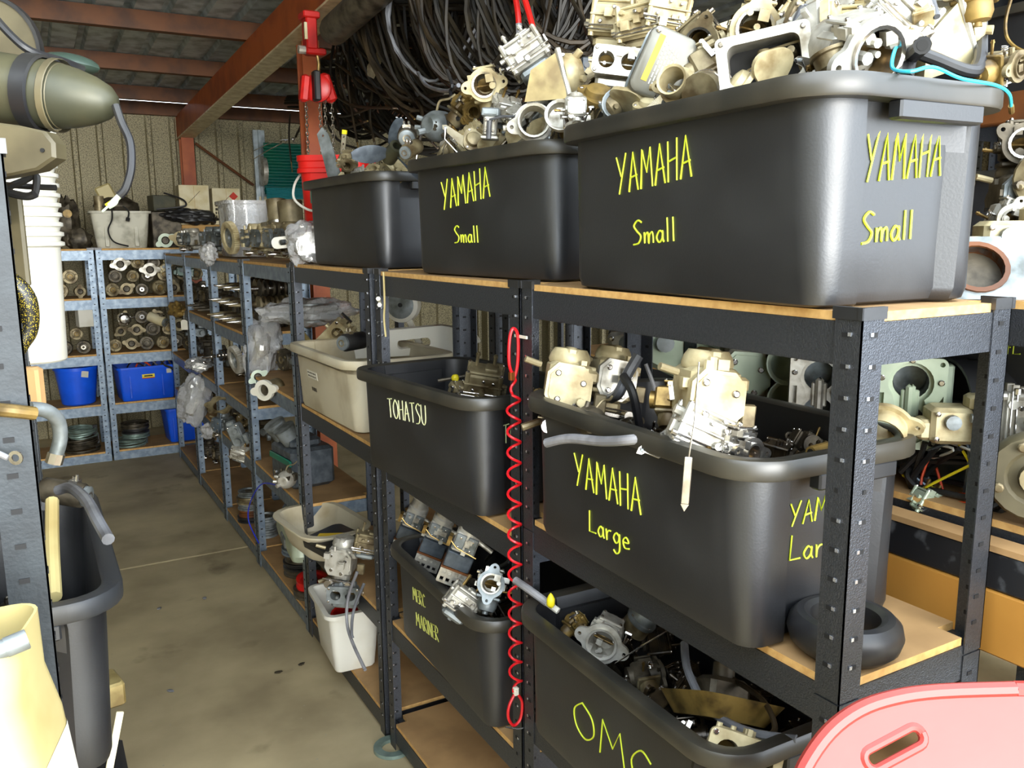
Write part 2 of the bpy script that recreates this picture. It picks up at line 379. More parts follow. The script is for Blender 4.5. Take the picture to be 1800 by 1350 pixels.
# ================================================================== shelving bays
def post(parent, cx, cy, sx, sy, z0, z1, m, slots=1, lean=0, cap=True, n='post'):
    """L-section upright: corner at (cx, cy), flanges run inward (sx, sy)"""
    W, T = .042, .002; mb = MB(); H = z1 - z0
    def sl(mbx, c, d): mbx.box(c, d)
    mb.box((cx + sx * W / 2, cy + sy * T / 2, z0 + H / 2), (W, T, H)); mb.box((cx + sx * T / 2, cy + sy * W / 2, z0 + H / 2), (T, W, H))
    o = mb.obj(n, m, parent, smooth=0)
    if slots:
        a = MB(); b = MB(); k = 0; z = z1 - .032
        while z > z0 + .03:
            hole = (k % 7 == 5)
            for ax in (0, 1):
                for side in (-1, 1):
                    e = T / 2 * (1 + side) if 0 else (-.0006 if side < 0 else T + .0006)
                    if ax == 0: c = (cx + sx * .024, cy + sy * e, z); d = (.006 if hole else .011, .0012, .006)
                    else: c = (cx + sx * e, cy + sy * .024, z); d = (.0012, .006 if hole else .011, .006)
                    a.box(c, d)
                    if not hole and slots > 1:
                        if ax == 0: b.box((c[0] - sx * .006, c[1] - sy * .0006 * -side, z + .001), (.005, .0016, .005))
                        else: b.box((c[0], c[1] - sy * .006, z + .001), (.0016, .005, .005))
            z -= .0415; k += 1
        tag(a.obj('slots', 'slot_dark', o, smooth=0), kind='stuff')
        if slots > 1: tag(b.obj('slot_glints', 'slot_glint', o, smooth=0), kind='stuff')  # small bright boxes stand in for the highlights at the slots
    if cap:
        c = MB(); t = .0035
        c.box((cx + sx * W / 2 - sx * .001, cy + sy * T / 2, z1 - .004), (W + .006, T + .005, .016)); c.box((cx + sx * T / 2, cy + sy * W / 2, z1 - .004), (T + .005, W + .006, .016))
        c.obj('post_cap', 'black_plastic', o, smooth=0)
    return o
def rack(label, x0, x1, y0, y1, shelves, m='hammer_grey', slots=1, lean=0.0, split=None, bh=.056, nm='shelving_rack', top=None):
    e = empty(nm, ((x0 + x1) / 2, (y0 + y1) / 2, 0)); tag(e, label, 'rack', 'steel shelving bays')
    hx, hy = (x1 - x0) / 2, (y1 - y0) / 2; zt = top or max(shelves)
    for sx in (-1, 1):
        for sy in (-1, 1):
            sn = slots if sx < 0 else min(1, slots)
            if split:
                post(e, sx * hx, sy * hy, -sx, -sy, split, zt + .003, m, sn); post(e, sx * hx, sy * hy, -sx, -sy, 0, split - .003, m, sn, cap=False)
            else: post(e, sx * hx, sy * hy, -sx, -sy, 0, zt + .003, m, sn)
    for z in shelves:
        zb = z - .013
        for sx in (-1, 1):
            mb = MB(); mb.box((sx * (hx - .0035), 0, zb - bh / 2), (.0025, 2 * hy - .006, bh)); mb.box((sx * (hx - .012), 0, zb - .002), (.018, 2 * hy - .01, .0025)); mb.box((sx * (hx - .010), 0, zb - bh), (.014, 2 * hy - .09, .0025))
            mb.obj('beam', m, e, smooth=0)
        for sy in (-1, 1):
            mb = MB(); mb.box((0, sy * (hy - .0035), zb - bh / 2), (2 * hx - .012, .0025, bh)); mb.box((0, sy * (hy - .012), zb - .002), (2 * hx - .05, .018, .0025))
            mb.obj('beam', m, e, smooth=0)
        d = .0045; c = .044
        ol = [(-hx + d, -hy + c), (-hx + c, -hy + c), (-hx + c, -hy + d), (hx - c, -hy + d), (hx - c, -hy + c), (hx - d, -hy + c), (hx - d, hy - c), (hx - c, hy - c), (hx - c, hy - d), (-hx + c, hy - d), (-hx + c, hy - c), (-hx + d, hy - c)]
        bd = MB().prism(ol, zb + .0005, z).obj('shelf_board', 'mdf', e, smooth=0)
        bd.data.materials.append(MATS['mdf_edge'])
        for p in bd.data.polygons:
            if abs(p.normal.z) < .5: p.material_index = 1
    return e
XF, XB = .91, 1.232
rack('nearest shelving bay on the right of the aisle, black hammered posts', XF, XB, .707, 1.556, (1.551, 1.043, .578, .10), slots=2, split=1.017)
rack('second shelving bay along the aisle, behind the red coiled cord', XF, XB, 1.566, 2.43, (1.551, .985, .452, .093), slots=2)
rack('third shelving bay along the aisle, holding the cream crate', XF, XB, 2.478, 3.352, (1.551, 1.0, .44, .085), slots=2)
rack('fourth shelving bay along the aisle, with the wrapped crankshaft bag', XF, XB, 3.36, 4.24, (1.545, 1.0, .56, .085), m='steel_blue')
rack('fifth shelving bay along the aisle, with rows of crankshafts', XF, XB, 4.25, 5.06, (1.545, 1.19, .82, .55, .085), m='steel_blue')
rack('sixth shelving bay along the aisle, in the shade near the back', XF, XB, 5.07, 5.92, (1.545, 1.19, .82, .55, .085), m='steel_blue')
rack('last shelving bay of the aisle, next to the back wall rack', XF, XB, 5.93, 6.78, (1.545, 1.19, .82, .55, .085), m='steel_blue')
BZ = (1.585, 1.228, .816, .438, .075)
rack('back wall shelving bay with blue crates and gear housings', .462, 1.30, 6.92, 7.32, BZ, m='steel_blue', bh=.07)
rack('back wall shelving bay with the blue bucket, half hidden by white pails', -.39, .452, 6.92, 7.32, BZ, m='steel_blue', bh=.07)
# second row, standing back to back with the first
rack('rear row shelving bay behind the nearest bay, holding engine blocks', 1.33, 1.65, .66, 1.52, (1.545, 1.19, .60, .10))
rack('rear row shelving bay closest to the door, at the right edge', 1.33, 1.65, -.22, .65, (1.545, 1.19, .60, .10))
rack('rear row shelving bay behind the second bay, in deep shade', 1.33, 1.65, 1.53, 2.40, (1.545, .99, .50, .10))
rack('rear row shelving bay behind the third bay, in deep shade', 1.33, 1.65, 2.45, 3.33, (1.545, .99, .50, .10))
# left of the aisle
rack('left shelving bay beside the camera, slotted blue-grey end post', -.42, -.008, 1.08, 2.05, (1.745, .82, .30), m='left_grey', slots=1, top=1.75)
rack('second shelving bay on the left, behind the white pails', -.42, -.008, 2.07, 2.95, (1.362, .82, .30), m='left_grey', slots=1, top=1.75)

# ================================================================== storage tubs
TUB = dict(L=.67, W=.395, Lb=.613, Wb=.317, H=.295)
def tub_loop(lx, ly, r, z, rec, n=6):
    """rounded rectangle; the two short ends carry a recessed bay between -.26 and +.30 of the width"""
    o = []; hx, hy = lx / 2, ly / 2
    def end(sy):
        xs = [-.275, -.272, .27, .335]
        dp = [0, rec, rec, 0]
        mx = hx - r - .002; pts = [(max(-mx, min(mx - .003 * (3 - k), x * lx)), sy * (hy - d)) for k, (x, d) in enumerate(zip(xs, dp))]
        return pts
    for q, (cx, cy, a0) in enumerate(((hx - r, hy - r, 0), (-hx + r, hy - r, 90), (-hx + r, -hy + r, 180), (hx - r, -hy + r, 270))):
        for k in range(n + 1):
            a = R(a0 + 90 * k / n); o.append((cx + r * math.cos(a), cy + r * math.sin(a), z))
        if q == 0: o += [(x, y, z) for x, y in reversed(end(1))]
        if q == 2: o += [(x, y, z) for x, y in end(-1)]
    return o
def tub(label, loc, rz=0, m='black_plastic', rimm=None, sc=1.0, words=(), nm='storage_tub', cat='tub', group='black storage tubs', D=TUB, lm='yellow_marker', rec=.020):
    L, W, Lb, Wb, H = D['L'], D['W'], D['Lb'], D['Wb'], D['H']
    e = empty(nm, loc, (0, 0, rz), sc); tag(e, label, cat, group)
    t = .004; Wt, Lt = W - .05, L - .05
    def dims(z): k = z / H; return Wb + (Wt - Wb) * k, Lb + (Lt - Lb) * k
    rg = []
    for z, ins, r in ((.0, .014, .03), (.004, .004, .034), (.02, 0, .036)):
        a, b = dims(z); rg.append(tub_loop(a - 2 * ins, b - 2 * ins, r, z, rec * .9))
    for z in (.08, .16, .225, H - .048):
        a, b = dims(z); rg.append(tub_loop(a, b, .038 + .02 * z / H, z, rec))
    a, b = dims(H - .03); rg.append(tub_loop(a, b, .058, H - .03, rec)); 
    rg.append(tub_loop(a, b, .058, H - .0295, 0))
    rim0 = len(rg)
    body = MB(); 
    inner = []
    for z in (H - .004, .2, .1, .02, .008):
        a, b = dims(z); inner.append(tub_loop(a - 2 * t, b - 2 * t, .05 if z > .15 else .035, z, 0 if z > .24 else rec))
    body.rings(rg, True, False); body.rings(inner, False, True)
    body.obj('body', m, e, smooth=40)
    rim = MB(); a, b = dims(H - .03)
    rr = [tub_loop(a - .002, b - .002, .058, H - .0296, 0), tub_loop(W - .004, L - .004, .08, H - .0296, 0), tub_loop(W, L, .082, H - .026, 0), tub_loop(W, L, .082, H - .006, 0), tub_loop(W - .006, L - .006, .08, H - .0005, 0), tub_loop(W - .014, L - .014, .076, H, 0),
          tub_loop(a + .004, b + .004, .06, H, 0), tub_loop(a - 2 * t, b - 2 * t, .055, H - .004, 0)]
    rim.rings(rr); rim.obj('rim', rimm or ('rim_warm_bounce' if m == 'black_plastic' else m), e, smooth=40)
    for sy in (-1, 1):
        h = MB(); yb = sy * (L / 2 - .012)
        h.box((.022, yb, H - .041), (.165, .022, .026), b=.003); h.obj('handle', m, e)
    for (wd, face, u0, v0, h, wid, r, slope) in words:
        mb = MB(); nat = sum(GL[c][0] for c in wd) + .14 * (len(wd) - 1); fx = wid / (nat * h)
        if face == 'front':      # long side facing -X, reading from far to near
            f = lambda u, v: (-(Wb + (Wt - Wb) * (v0 + v) / H) / 2 - .0006, -(u0 + u * fx), v0 + v)
        else:                    # short end facing -Y
            f = lambda u, v: (u0 + u * fx, -(Lb + (Lt - Lb) * (v0 + v) / H) / 2 + rec - .0012, v0 + v)
        lettering(mb, wd, f, h, r, slope=slope); mb.obj('lettering', lm, e, smooth=60)
    return e

G0 = 'black storage tubs on the top shelf'
T1 = tub('black tub lettered YAMAHA Small, nearest on the top shelf', (1.062, 1.06, 1.553), -.043, group=G0, words=[
    ('YAMAHA', 'front', -.145, .166, .062, .20, .0017, .075), ('Small', 'front', -.10, .082, .038, .113, .0016, .07),
    ('YAMAHA', 'end', -.068, .164, .062, .15, .0017, .05), ('Small', 'end', -.066, .084, .04, .10, .0019, .06)])
T2 = tub('black tub lettered YAMAHA Small, middle of the top shelf row', (1.113, 1.857, 1.553), .082, group=G0, words=[
    ('YAMAHA', 'front', -.147, .164, .068, .222, .0019, .09), ('Small', 'front', -.097, .083, .04, .112, .0017, .0), ('YAMAHA', 'end', -.068, .164, .062, .15, .0017, .05)])
T3 = tub('black tub without lettering, third on the top shelf', (1.10, 2.80, 1.553), .05, group=G0)
G1 = 'black storage tubs on the lower shelves'
T4 = tub('black tub lettered YAMAHA Large, below the nearest top tub', (1.03, 1.133, 1.045), -.025, group=G1, words=[
    ('YAMAHA', 'front', -.15, .142, .062, .205, .0017, .0), ('Large', 'front', -.106, .062, .042, .125, .0016, .05),
    ('YAMAHA', 'end', -.070, .176, .036, .15, .0015, .03), ('Large', 'end', -.066, .122, .04, .125, .0015, -.1)])
T5 = tub('black tub lettered TOHATSU under the second top tub', (1.014, 2.032, .988), .095, group=G1, lm='marker_pale', words=[
    ('TOHATSU', 'front', -.138, .176, .052, .212, .0014, .06), ('TOHATSU', 'end', -.082, .172, .045, .16, .0014, .0)])
T6 = tub('black tub lettered MERC MARINER beside the zinc floor ring', (1.054, 1.982, .455), -.032, group=G1, lm='marker_faded', words=[
    ('MERC', 'front', -.171, .16, .04, .095, .0013, .12), ('MARINER', 'front', -.16, .084, .042, .168, .0013, .14)])
T7 = tub('black tub lettered OMC in big letters, lowest near the red sled', (1.03, 1.165, .581), -.02, group=G1, words=[('OMC', 'front', -.118, .10, .075, .25, .0017, .05)])
T8 = tub('dusty black tub overhanging the left rack shelf', (-.105, 1.69, .822), 0, group=G1, rimm='dusty_plastic')
CR = dict(L=.69, W=.42, Lb=.62, Wb=.33, H=.25)
T9 = tub('grimy cream crate with rolled rim on the third bay', (1.075, 2.965, 1.002), .02, 'crate_cream', D=CR, nm='storage_crate', cat='crate', group='x', rec=.004)
del T9['group']

# ================================================================== machine parts
def stuffed(o): o['kind'] = 'stuff'; return o
def screws(parent, pts, ax, r=.003, h=.003, m='steel_bright', name='screw'):
    """a few slotted screw heads, each its own part, sharing one mesh"""
    first = None
    for p in pts:
        if first is None:
            mb = MB(); mb.lathe([(r, 0), (r, h * .7), (r * .7, h), (0.0004, h)], n=8, ax=ax); first = o = mb.obj(name, m, parent)
        else: o = first.copy(); COL.objects.link(o); o.parent = parent
        o.location = p
def bosses(mb, rng, hx, hy, hz, n):
    for _ in range(n):
        f = rng.choice(('x', '-x', '-y', '-y', 'z', 'z', 'y')); u, v = rng.uniform(-.8, .8), rng.uniform(-.8, .8); r = rng.uniform(.003, .008); h = rng.uniform(.004, .014)
        a = {'x': (hx, u * hy, v * hz), '-x': (-hx, u * hy, v * hz), 'y': (u * hx, hy, v * hz), '-y': (u * hx, -hy, v * hz), 'z': (u * hx, v * hy, hz)}[f]
        d = {'x': (1, 0, 0), '-x': (-1, 0, 0), 'y': (0, 1, 0), '-y': (0, -1, 0), 'z': (0, 0, 1)}[f]
        a = Vector(a) - Vector(d) * .003; b = a + Vector(d) * (h + .003)
        if rng.random() < .6: mb.cyl(a, b, r, r * .9, 8)
        else: mb.box((a + b) / 2, [abs(d[i]) * (h + .003) + (1 - abs(d[i])) * r * 2 for i in range(3)])
def ear_plate(w, h, r, er, ears, n=20):
    """round flange outline with ears at the given angles"""
    o = []
    for k in range(64):
        a = 2 * PI * k / 64; q = r
        for e in ears:
            d = abs((a - R(e) + PI) % (2 * PI) - PI); q = max(q, r + er * max(0, 1 - (d / .42) ** 2))
        o.append((q * math.cos(a) * w, q * math.sin(a) * h))
    return o
XZ = Matrix(((1, 0, 0, 0), (0, 0, 1, 0), (0, 1, 0, 0), (0, 0, 0, 1)))     # plate plane (x, z); its height runs along y
def coil(a, b, r, turns, n=8):
    a = Vector(a); b = Vector(b); x, y, d = frame(b - a)
    return [a + (b - a) * (k / (turns * n)) + (x * math.cos(2 * PI * k / n) + y * math.sin(2 * PI * k / n)) * r for k in range(turns * n + 1)]
def carb_throat(m='alu_clean', seed=0, bore=.021, bowl='alu_grey', m2=None):
    rng = random.Random(seed); e = empty('carburettor')
    b = MB(); b.box((0, .024, 0), (.052, .04, .05), b=.005); b.box((0, .005, .026), (.04, .036, .014), b=.003); bosses(b, rng, .026, .025, .025, 12)
    b.cyl((0, .012, 0), (0, .055, 0), bore + .006, n=18); b.obj('body', m, e)
    ears = rng.choice(((0, 180), (35, 215), (145, 325), (90, 270)))
    fl = MB(); out = ear_plate(1, 1, bore + .012, .016, ears); hs = [circ(0, 0, bore, 20)] + [circ((bore + .019) * math.cos(R(a)), (bore + .019) * math.sin(R(a)), .0035, 10) for a in ears]
    fl.plate(out, hs, -.030, -.022, XZ); fl.obj('flange', m2 or m, e)
    th = MB(); th.lathe([(bore, 0), (bore + .004, -.001), (bore + .004, .014), (bore * .9, .055), (bore * .86, .05), (bore * .8, .02)], (0, -.034, 0), (0, 1, 0), 20, True); th.obj('throat', 'steel_bright' if rng.random() < .4 else m, e)
    tp = MB(); a = R(rng.uniform(15, 60)); tp.lathe([(.0003, -.0006), (bore * .8, -.0006), (bore * .8, .0006), (.0003, .0006)], (0, -.006, 0), (0, math.cos(a), math.sin(a)), 16); tp.cyl((-bore * .8, -.006, 0), (bore * .8, -.006, 0), .002, n=6); tp.obj('throttle_plate', 'brass', e)
    bw = MB(); bw.box((0, .012, -.030), (.058, .056, .008), b=.002); bw.lathe([(.024, -.034), (.024, -.050), (.019, -.060), (.007, -.062), (.007, -.068), (.0003, -.068)], (0, .012, 0), n=16); bw.obj('float_bowl', bowl, e)
    tc = MB(); tc.box((0, .008, .036), (.044, .04, .005), b=.0015); tc.obj('top_cover', m, e)
    screws(e, [(x, y, .0385) for x in (-.018, .018) for y in (-.008, .024)], (0, 0, 1))
    lv = MB(); s = rng.choice((-1, 1)); lv.cyl((-.034, .0, .0), (.034, 0, 0), .003, n=8); lv.box((s * .034, .008, .01), (.003, .009, .04), (R(rng.uniform(-40, 40)), 0, 0)); lv.cyl((s * .03, .012, .024), (s * .042, .012, .024), .004, n=8); lv.obj('lever', 'steel_bright', e)
    sp = MB(); sp.tube(coil((-s * .028, 0, 0), (-s * .038, 0, 0), .006, 3), .0008, 4); sp.obj('spring', 'steel_bright', e)
    np_ = MB(); np_.cyl((-s * .026, .02, -.008), (-s * .052, .02, -.004), .003, n=8); np_.cyl((-s * .046, .02, -.005), (-s * .049, .02, -.0045), .0042, n=8); np_.obj('fuel_nipple', 'brass', e)
    return e
def carb_box(m='alu_clean', seed=0, m2='alu_grey'):
    rng = random.Random(seed); e = empty('carburettor')
    b = MB(); b.box((0, 0, 0), (.072, .05, .052), b=.004)
    for z in (-.02, .006): b.box((0, -.001, z), (.078, .057, .004), b=.001)
    for x in (-.034, .034):
        for y in (-.024, .024): b.cyl((x, y, -.028), (x, y, .032), .005, n=8)
    bosses(b, rng, .036, .025, .026, 16); b.obj('body', m, e)
    t = MB(); t.box((0, 0, .030), (.066, .046, .006), b=.002); t.box((.012, 0, .036), (.026, .03, .008), b=.002); t.obj('top_cover', m, e)
    screws(e, [(x, y, .032) for x in (-.034, .034) for y in (-.024, .024)], (0, 0, 1), .0036)
    screws(e, [(x, -.029, z) for x, z in ((-.02, -.005), (.02, .016), (0, .018))], (0, -1, 0), .0034)
    bw = MB(); bw.box((0, 0, -.036), (.06, .046, .02), b=.006); bw.cyl((0, 0, -.046), (0, 0, -.052), .006, n=8); bw.obj('float_bowl', m2, e)
    n = MB()
    for x in (-.02, .016): n.cyl((x, .01, .03), (x, .012, .062), .0035, n=8); n.cyl((x, .0118, .055), (x, .0119, .059), .005, n=8)
    stuffed(n.obj('fuel_nipple', 'brass' if seed % 2 else m, e))
    l = MB(); l.tube([(-.042, -.03, -.012), (.042, -.03, -.010)], .0016, 6); l.tube([(-.042, -.032, -.018), (.042, -.032, -.018)], .0014, 6); l.box((.043, -.022, -.006), (.003, .03, .014)); l.cyl((-.045, -.03, -.012), (-.038, -.03, -.012), .004, n=8); l.obj('linkage_rod', 'steel_bright', e)
    return e
def carb_twin(m='alu_grey', seed=0):
    rng = random.Random(seed); e = empty('carburettor')
    fl = MB(); hs = [circ(-.024, 0, .017, 18), circ(.024, 0, .017, 18)] + [circ(x, z, .0032, 8) for x in (-.046, .046) for z in (-.022, .022)]
    fl.plate(rrect(.106, .058, .01), hs, -.034, -.026, XZ); fl.obj('flange', m, e)
    b = MB()
    for x in (-.024, .024): b.lathe([(.017, 0), (.022, 0), (.022, .05), (.016, .05)], (x, -.028, 0), (0, 1, 0), 18, True)
    b.box((0, .012, -.024), (.09, .04, .016), b=.004); b.box((0, .01, .022), (.07, .036, .012), b=.003); bosses(b, rng, .045, .024, .024, 14); b.obj('body', m, e)
    bw = MB(); bw.box((0, .01, -.042), (.084, .044, .026), b=.007); bw.obj('float_bowl', m, e)
    sh = MB(); sh.cyl((-.062, 0, 0), (.062, 0, 0), .003, n=8); sh.box((.06, 0, .012), (.003, .012, .036)); sh.obj('throttle_shaft', 'steel_bright', e)
    tp = MB()
    for x in (-.024, .024): tp.lathe([(.0003, -.0006), (.0165, -.0006), (.0165, .0006), (.0003, .0006)], (x, 0, 0), (0, .8, .6), 16)
    tp.obj('throttle_plate', 'brass', e); stuffed(tp and e.children[-1])
    screws(e, [(x, -.034, z) for x in (-.046, .046) for z in (-.022, .022)], (0, -1, 0), .0042)
    return e
def carb_bank(m='alu_cream', seed=0, n=2, m2='alu_cream'):
    """large carburettors with angular cover plates on one side and wide domed chambers on top"""
    rng = random.Random(seed); e = empty('carburettor_bank')
    for i in range(n):
        x = (i - (n - 1) / 2) * .085
        b = MB(); b.box((x, .02, 0), (.066, .075, .078), b=.006); b.cyl((x, -.01, .0), (x, .075, 0), .03, n=18); b.box((x, .03, -.05), (.05, .05, .03), b=.008); b.box((x + .03, -.0, .02), (.03, .03, .02), b=.004)
        bosses(b, rng, .033 , .05, .04, 8); b.obj('body', m, e)
        d = MB(); d.lathe([(.032, .036), (.034, .042), (.031, .052), (.026, .06), (.0003, .062)], (x, .022, 0), n=20); d.box((x, .022, .052), (.018, .06, .022), b=.004); d.obj('chamber_cap', m, e)
        c = MB(); q = [(-.026, -.034), (.012, -.036), (.034, -.016), (.034, .02), (.018, .036), (-.022, .038), (-.037, .022), (-.038, -.014)]
        mt = Matrix.Translation((x, 0, 0)) @ XZ
        c.prism([(a, z) for a, z in q], -.018, -.031, mt, .0); c.prism([(a * .86, z * .86) for a, z in q], -.031, -.034, mt); co_ = c.obj('cover_plate', m2, e)
        screws(co_, [(x + a, -.034, z) for a, z in ((-.021, .022), (.019, .010), (-.018, -.018), (.010, -.026))], (0, -1, 0), .0048, .004)
    l = MB(); L = n * .0425
    l.box((0, -.008, -.062), (2 * L * .8, .012, .012), (0, R(4), 0), b=.003); l.tube([(-L, -.02, -.05), (L, -.026, -.052)], .002, 6); l.cyl((-L * .6, -.03, -.062), (-L * .6, -.005, -.062), .011, n=12); l.cyl((L * .7, -.03, -.06), (L * .7, -.005, -.06), .009, n=12); l.obj('linkage_rod', 'steel_bright', e)
    f = MB(); f.cyl((-L - .004, .0, .03), (-L - .03, -.006, .036), .005, n=8); f.cyl((-L + .01, .02, -.06), (-L - .02, .014, -.074), .006, n=8); f.box((L + .012, .006, -.02), (.02, .012, .03), b=.002); stuffed(f.obj('fuel_nipple', 'alu_dirty', e))
    return e
def horn(m='alu_clean', bore=.025):
    e = empty('carburettor_adaptor')
    MB().lathe([(bore, 0), (bore + .004, -.002), (bore + .005, .01), (bore * .85 + .003, .045), (bore * .85, .045), (bore * .92, .02)], n=22, ax=(0, 1, 0), o=(0, -.02, 0), loop=True).obj('throat', m, e)
    fl = MB(); ears = (20, 200); fl.plate(ear_plate(1, 1, bore + .01, .016, ears), [circ(0, 0, bore - .001, 20)] + [circ((bore + .016) * math.cos(R(a)), (bore + .016) * math.sin(R(a)), .004, 10) for a in ears], .006, .013, XZ); fl.obj('flange', m, e)
    MB().cyl((-bore, .02, -.01), (-bore - .03, .016, -.018), .006, n=10).obj('pipe_stub', m, e)
    return e
def bowl(m='alu_grey', seed=0):
    e = empty('float_bowl')
    MB().lathe([(.034, .014), (.036, .014), (.036, .008), (.031, .006), (.030, -.016), (.022, -.026), (.008, -.028), (.008, -.034), (.0003, -.034)], n=20, open0=True).lathe([(.034, .014), (.029, .012), (.027, -.012), (.0003, -.018)], n=20, open0=True).obj('cup', m, e)
    MB().cyl((.028, 0, -.006), (.042, 0, -.004), .006, n=8).obj('drain_boss', m, e)
    screws(e, [(0, 0, -.038)], (0, 0, 1), .005, .004)
    return e
def dome(m='alu_grey'):
    e = empty('fuel_pump_dome')
    MB().lathe([(.036, 0), (.038, .004), (.038, .012), (.033, .014), (.031, .03), (.024, .042), (.008, .046), (.0003, .046)], n=24).obj('dome', m, e)
    MB().lathe([(.034, 0), (.034, -.03), (.0003, -.03)], n=20).obj('base', 'alu_dirty', e)
    MB().cyl((.03, 0, -.012), (.058, .006, -.012), .005, n=8).obj('pipe_stub', 'steel_bright', e)
    screws(e, [(.033 * math.cos(R(a)), .033 * math.sin(R(a)), .012) for a in (20, 110, 200, 290)], (0, 0, 1), .0042)
    return e
def air_box():
    e = empty('air_box_cover')
    a, b, h = .085, .115, .03
    mb = MB(); mb.rings([[(x, -z0, y) for x, y in rrect(a - i, b - i, .018)] for i, z0 in ((.0, -.02), (.0, .018), (.004, .024), (.012, .027))], True, True); mb.obj('cover', 'label_grey', e)
    MB().rings([[(x, -z0, y) for x, y in rrect(a + .008, b + .008, .02)] for z0 in (-.026, -.018)], True, True).obj('base_rim', 'alu_grey', e)
    MB().box((-.020, -.0275, .004), (.010, .0008, .078)).obj('yellow_label', 'yellow_label', e, smooth=0)
    t = MB(); rng = random.Random(4)
    for k in range(6):
        x = -.010 + k * .0052; z = .040 - k * .003
        while z > -.038:
            L = rng.uniform(.004, .010); t.box((x, -.0275, z - L / 2), (.0017, .0006, L)); z -= L + .0022
    stuffed(t.obj('fine_print', 'paper', e, smooth=0))
    screws(e, [(.03, -.027, -.045), (-.03, -.027, .048)], (0, -1, 0), .005)
    return e
def frame_housing(m='alu_clean'):
    e = empty('reed_housing')
    MB().plate(rrect(.13, .085, .008), [rrect(.10, .058, .012)], -.03, .03, XZ).obj('frame', m, e)
    MB().box((0, .028, 0), (.12, .003, .075)).obj('back_plate', 'bore_dark', e)
    r = MB(); r.cyl((.0, .0, -.03), (.0, .0, .012), .007, n=10); r.cyl((0, 0, .012), (0, 0, .02), .011, .008, 10); r.tube([(.0, -.004, .016), (.06, -.01, .02)], .002, 6); r.obj('spindle', 'alu_dirty', e)
    screws(e, [(x, -.03, z) for x in (-.056, .056) for z in (-.034, .034)], (0, -1, 0), .004)
    return e
def solenoid(m='alu_dark'):
    e = empty('starter_solenoid')
    MB().lathe([(.0003, -.04), (.022, -.04), (.024, -.036), (.024, .036), (.022, .04), (.0003, .04)], n=18, ax=(0, 1, 0)).obj('case', m, e)
    MB().lathe([(.017, -.04), (.020, -.041), (.020, -.048), (.014, -.05), (.0003, -.05)], n=18, ax=(0, 1, 0)).obj('end_cap', 'alu_grey', e)
    MB().ring((0, -.051, 0), (0, 1, 0), .010, .006, .003, 14).obj('collar', 'steel_bright', e)
    MB().box((0, -.02, .026), (.02, .016, .008)).cyl((-.006, -.02, .028), (-.006, -.02, .038), .003, n=6).cyl((.006, -.02, .028), (.006, -.02, .038), .003, n=6).obj('terminal', 'steel_bright', e)
    return e
def alternator(m='alu_grey', seed=0):
    e = empty('fuel_pump')
    rng = random.Random(seed)
    MB().lathe([(.0003, -.034), (.018, -.034), (.026, -.028), (.034, -.012), (.036, .0), (.036, .02), (.03, .028), (.0003, .028)], n=20, ax=(0, 1, 0)).obj('case', m, e)
    c = MB(); c.cyl((-.02, -.02, .014), (-.035, -.03, .02), .006, n=8); c.cyl((-.026, -.02, -.004), (-.042, -.03, -.002), .006, n=8); c.cyl((-.012, -.03, -.012), (-.02, -.045, -.016), .008, n=8); c.obj('port', m, e)
    b = MB(); bosses(b, rng, .028, .02, .03, 12); b.box((.03, .01, .01), (.02, .03, .03), b=.003); b.obj('bracket', 'alu_dark', e)
    MB().tube(spline([(.0, 0, .034), (.01, .0, .055), (.03, .01, .06), (.04, .02, .07)]), .003, 6).obj('hose', 'alu_dirty', e)
    return e
def lever_bits(seed=0, m='steel_bright'):
    rng = random.Random(seed); e = empty('throttle_lever')
    a = MB(); q = [(-.04, -.006), (.03, -.01), (.04, -.004), (.042, .008), (.03, .012), (-.038, .006), (-.046, 0)]
    a.plate(q, [circ(-.036, 0, .003, 8), circ(.032, .001, .005, 10)], -.0015, .0015, XZ); a.obj('arm', m, e)
    b = MB(); b.cyl((.032, -.012, .001), (.032, .014, .001), .006, n=10); b.cyl((-.036, -.006, 0), (-.036, .006, 0), .0032, n=8); b.obj('pivot', 'alu_grey', e)
    c = MB(); c.tube([(-.036, -.006, 0), (-.02, -.012, -.02), (.02, -.012, -.026)], .0016, 6); c.obj('linkage_rod', 'steel_bright', e)
    return e
def regulator(m='alu_clean', seed=0):
    rng = random.Random(seed); e = empty('choke_solenoid')
    MB().box((0, 0, 0), (.03, .03, .045), b=.004).box((0, 0, -.026), (.04, .036, .008), b=.002).obj('body', m, e)
    MB().box((0, -.002, .03), (.042, .026, .02), b=.003).box((0, -.016, .03), (.03, .006, .01)).obj('head', 'alu_grey', e)
    MB().cyl((0, -.02, .01), (0, -.02, -.03), .006, n=10).tube([(0, -.02, .012), (.03, -.026, .02), (.06, -.02, .022)], .003, 6).obj('rod', 'cable_grey', e)
    screws(e, [(x, -.016, z) for x in (-.009, .009) for z in (-.012, .012)], (0, -1, 0), .003)
    return e
def diaphragm(m='gold_dirty'):
    e = empty('diaphragm_cover')
    q = [(.036 * math.cos(R(a)) * (1 + .12 * math.cos(R(3 * a))), .036 * math.sin(R(a)) * (1 + .12 * math.cos(R(3 * a)))) for a in range(0, 360, 10)]
    MB().prism(q, -.004, .004).obj('plate', m, e)
    MB().lathe([(.026, .004), (.022, .014), (.012, .018), (.0003, .018)], n=20).obj('boss', m, e)
    screws(e, [(.034 * math.cos(R(a)), .034 * math.sin(R(a)), .004) for a in (0, 120, 240)], (0, 0, 1), .0042)
    return e
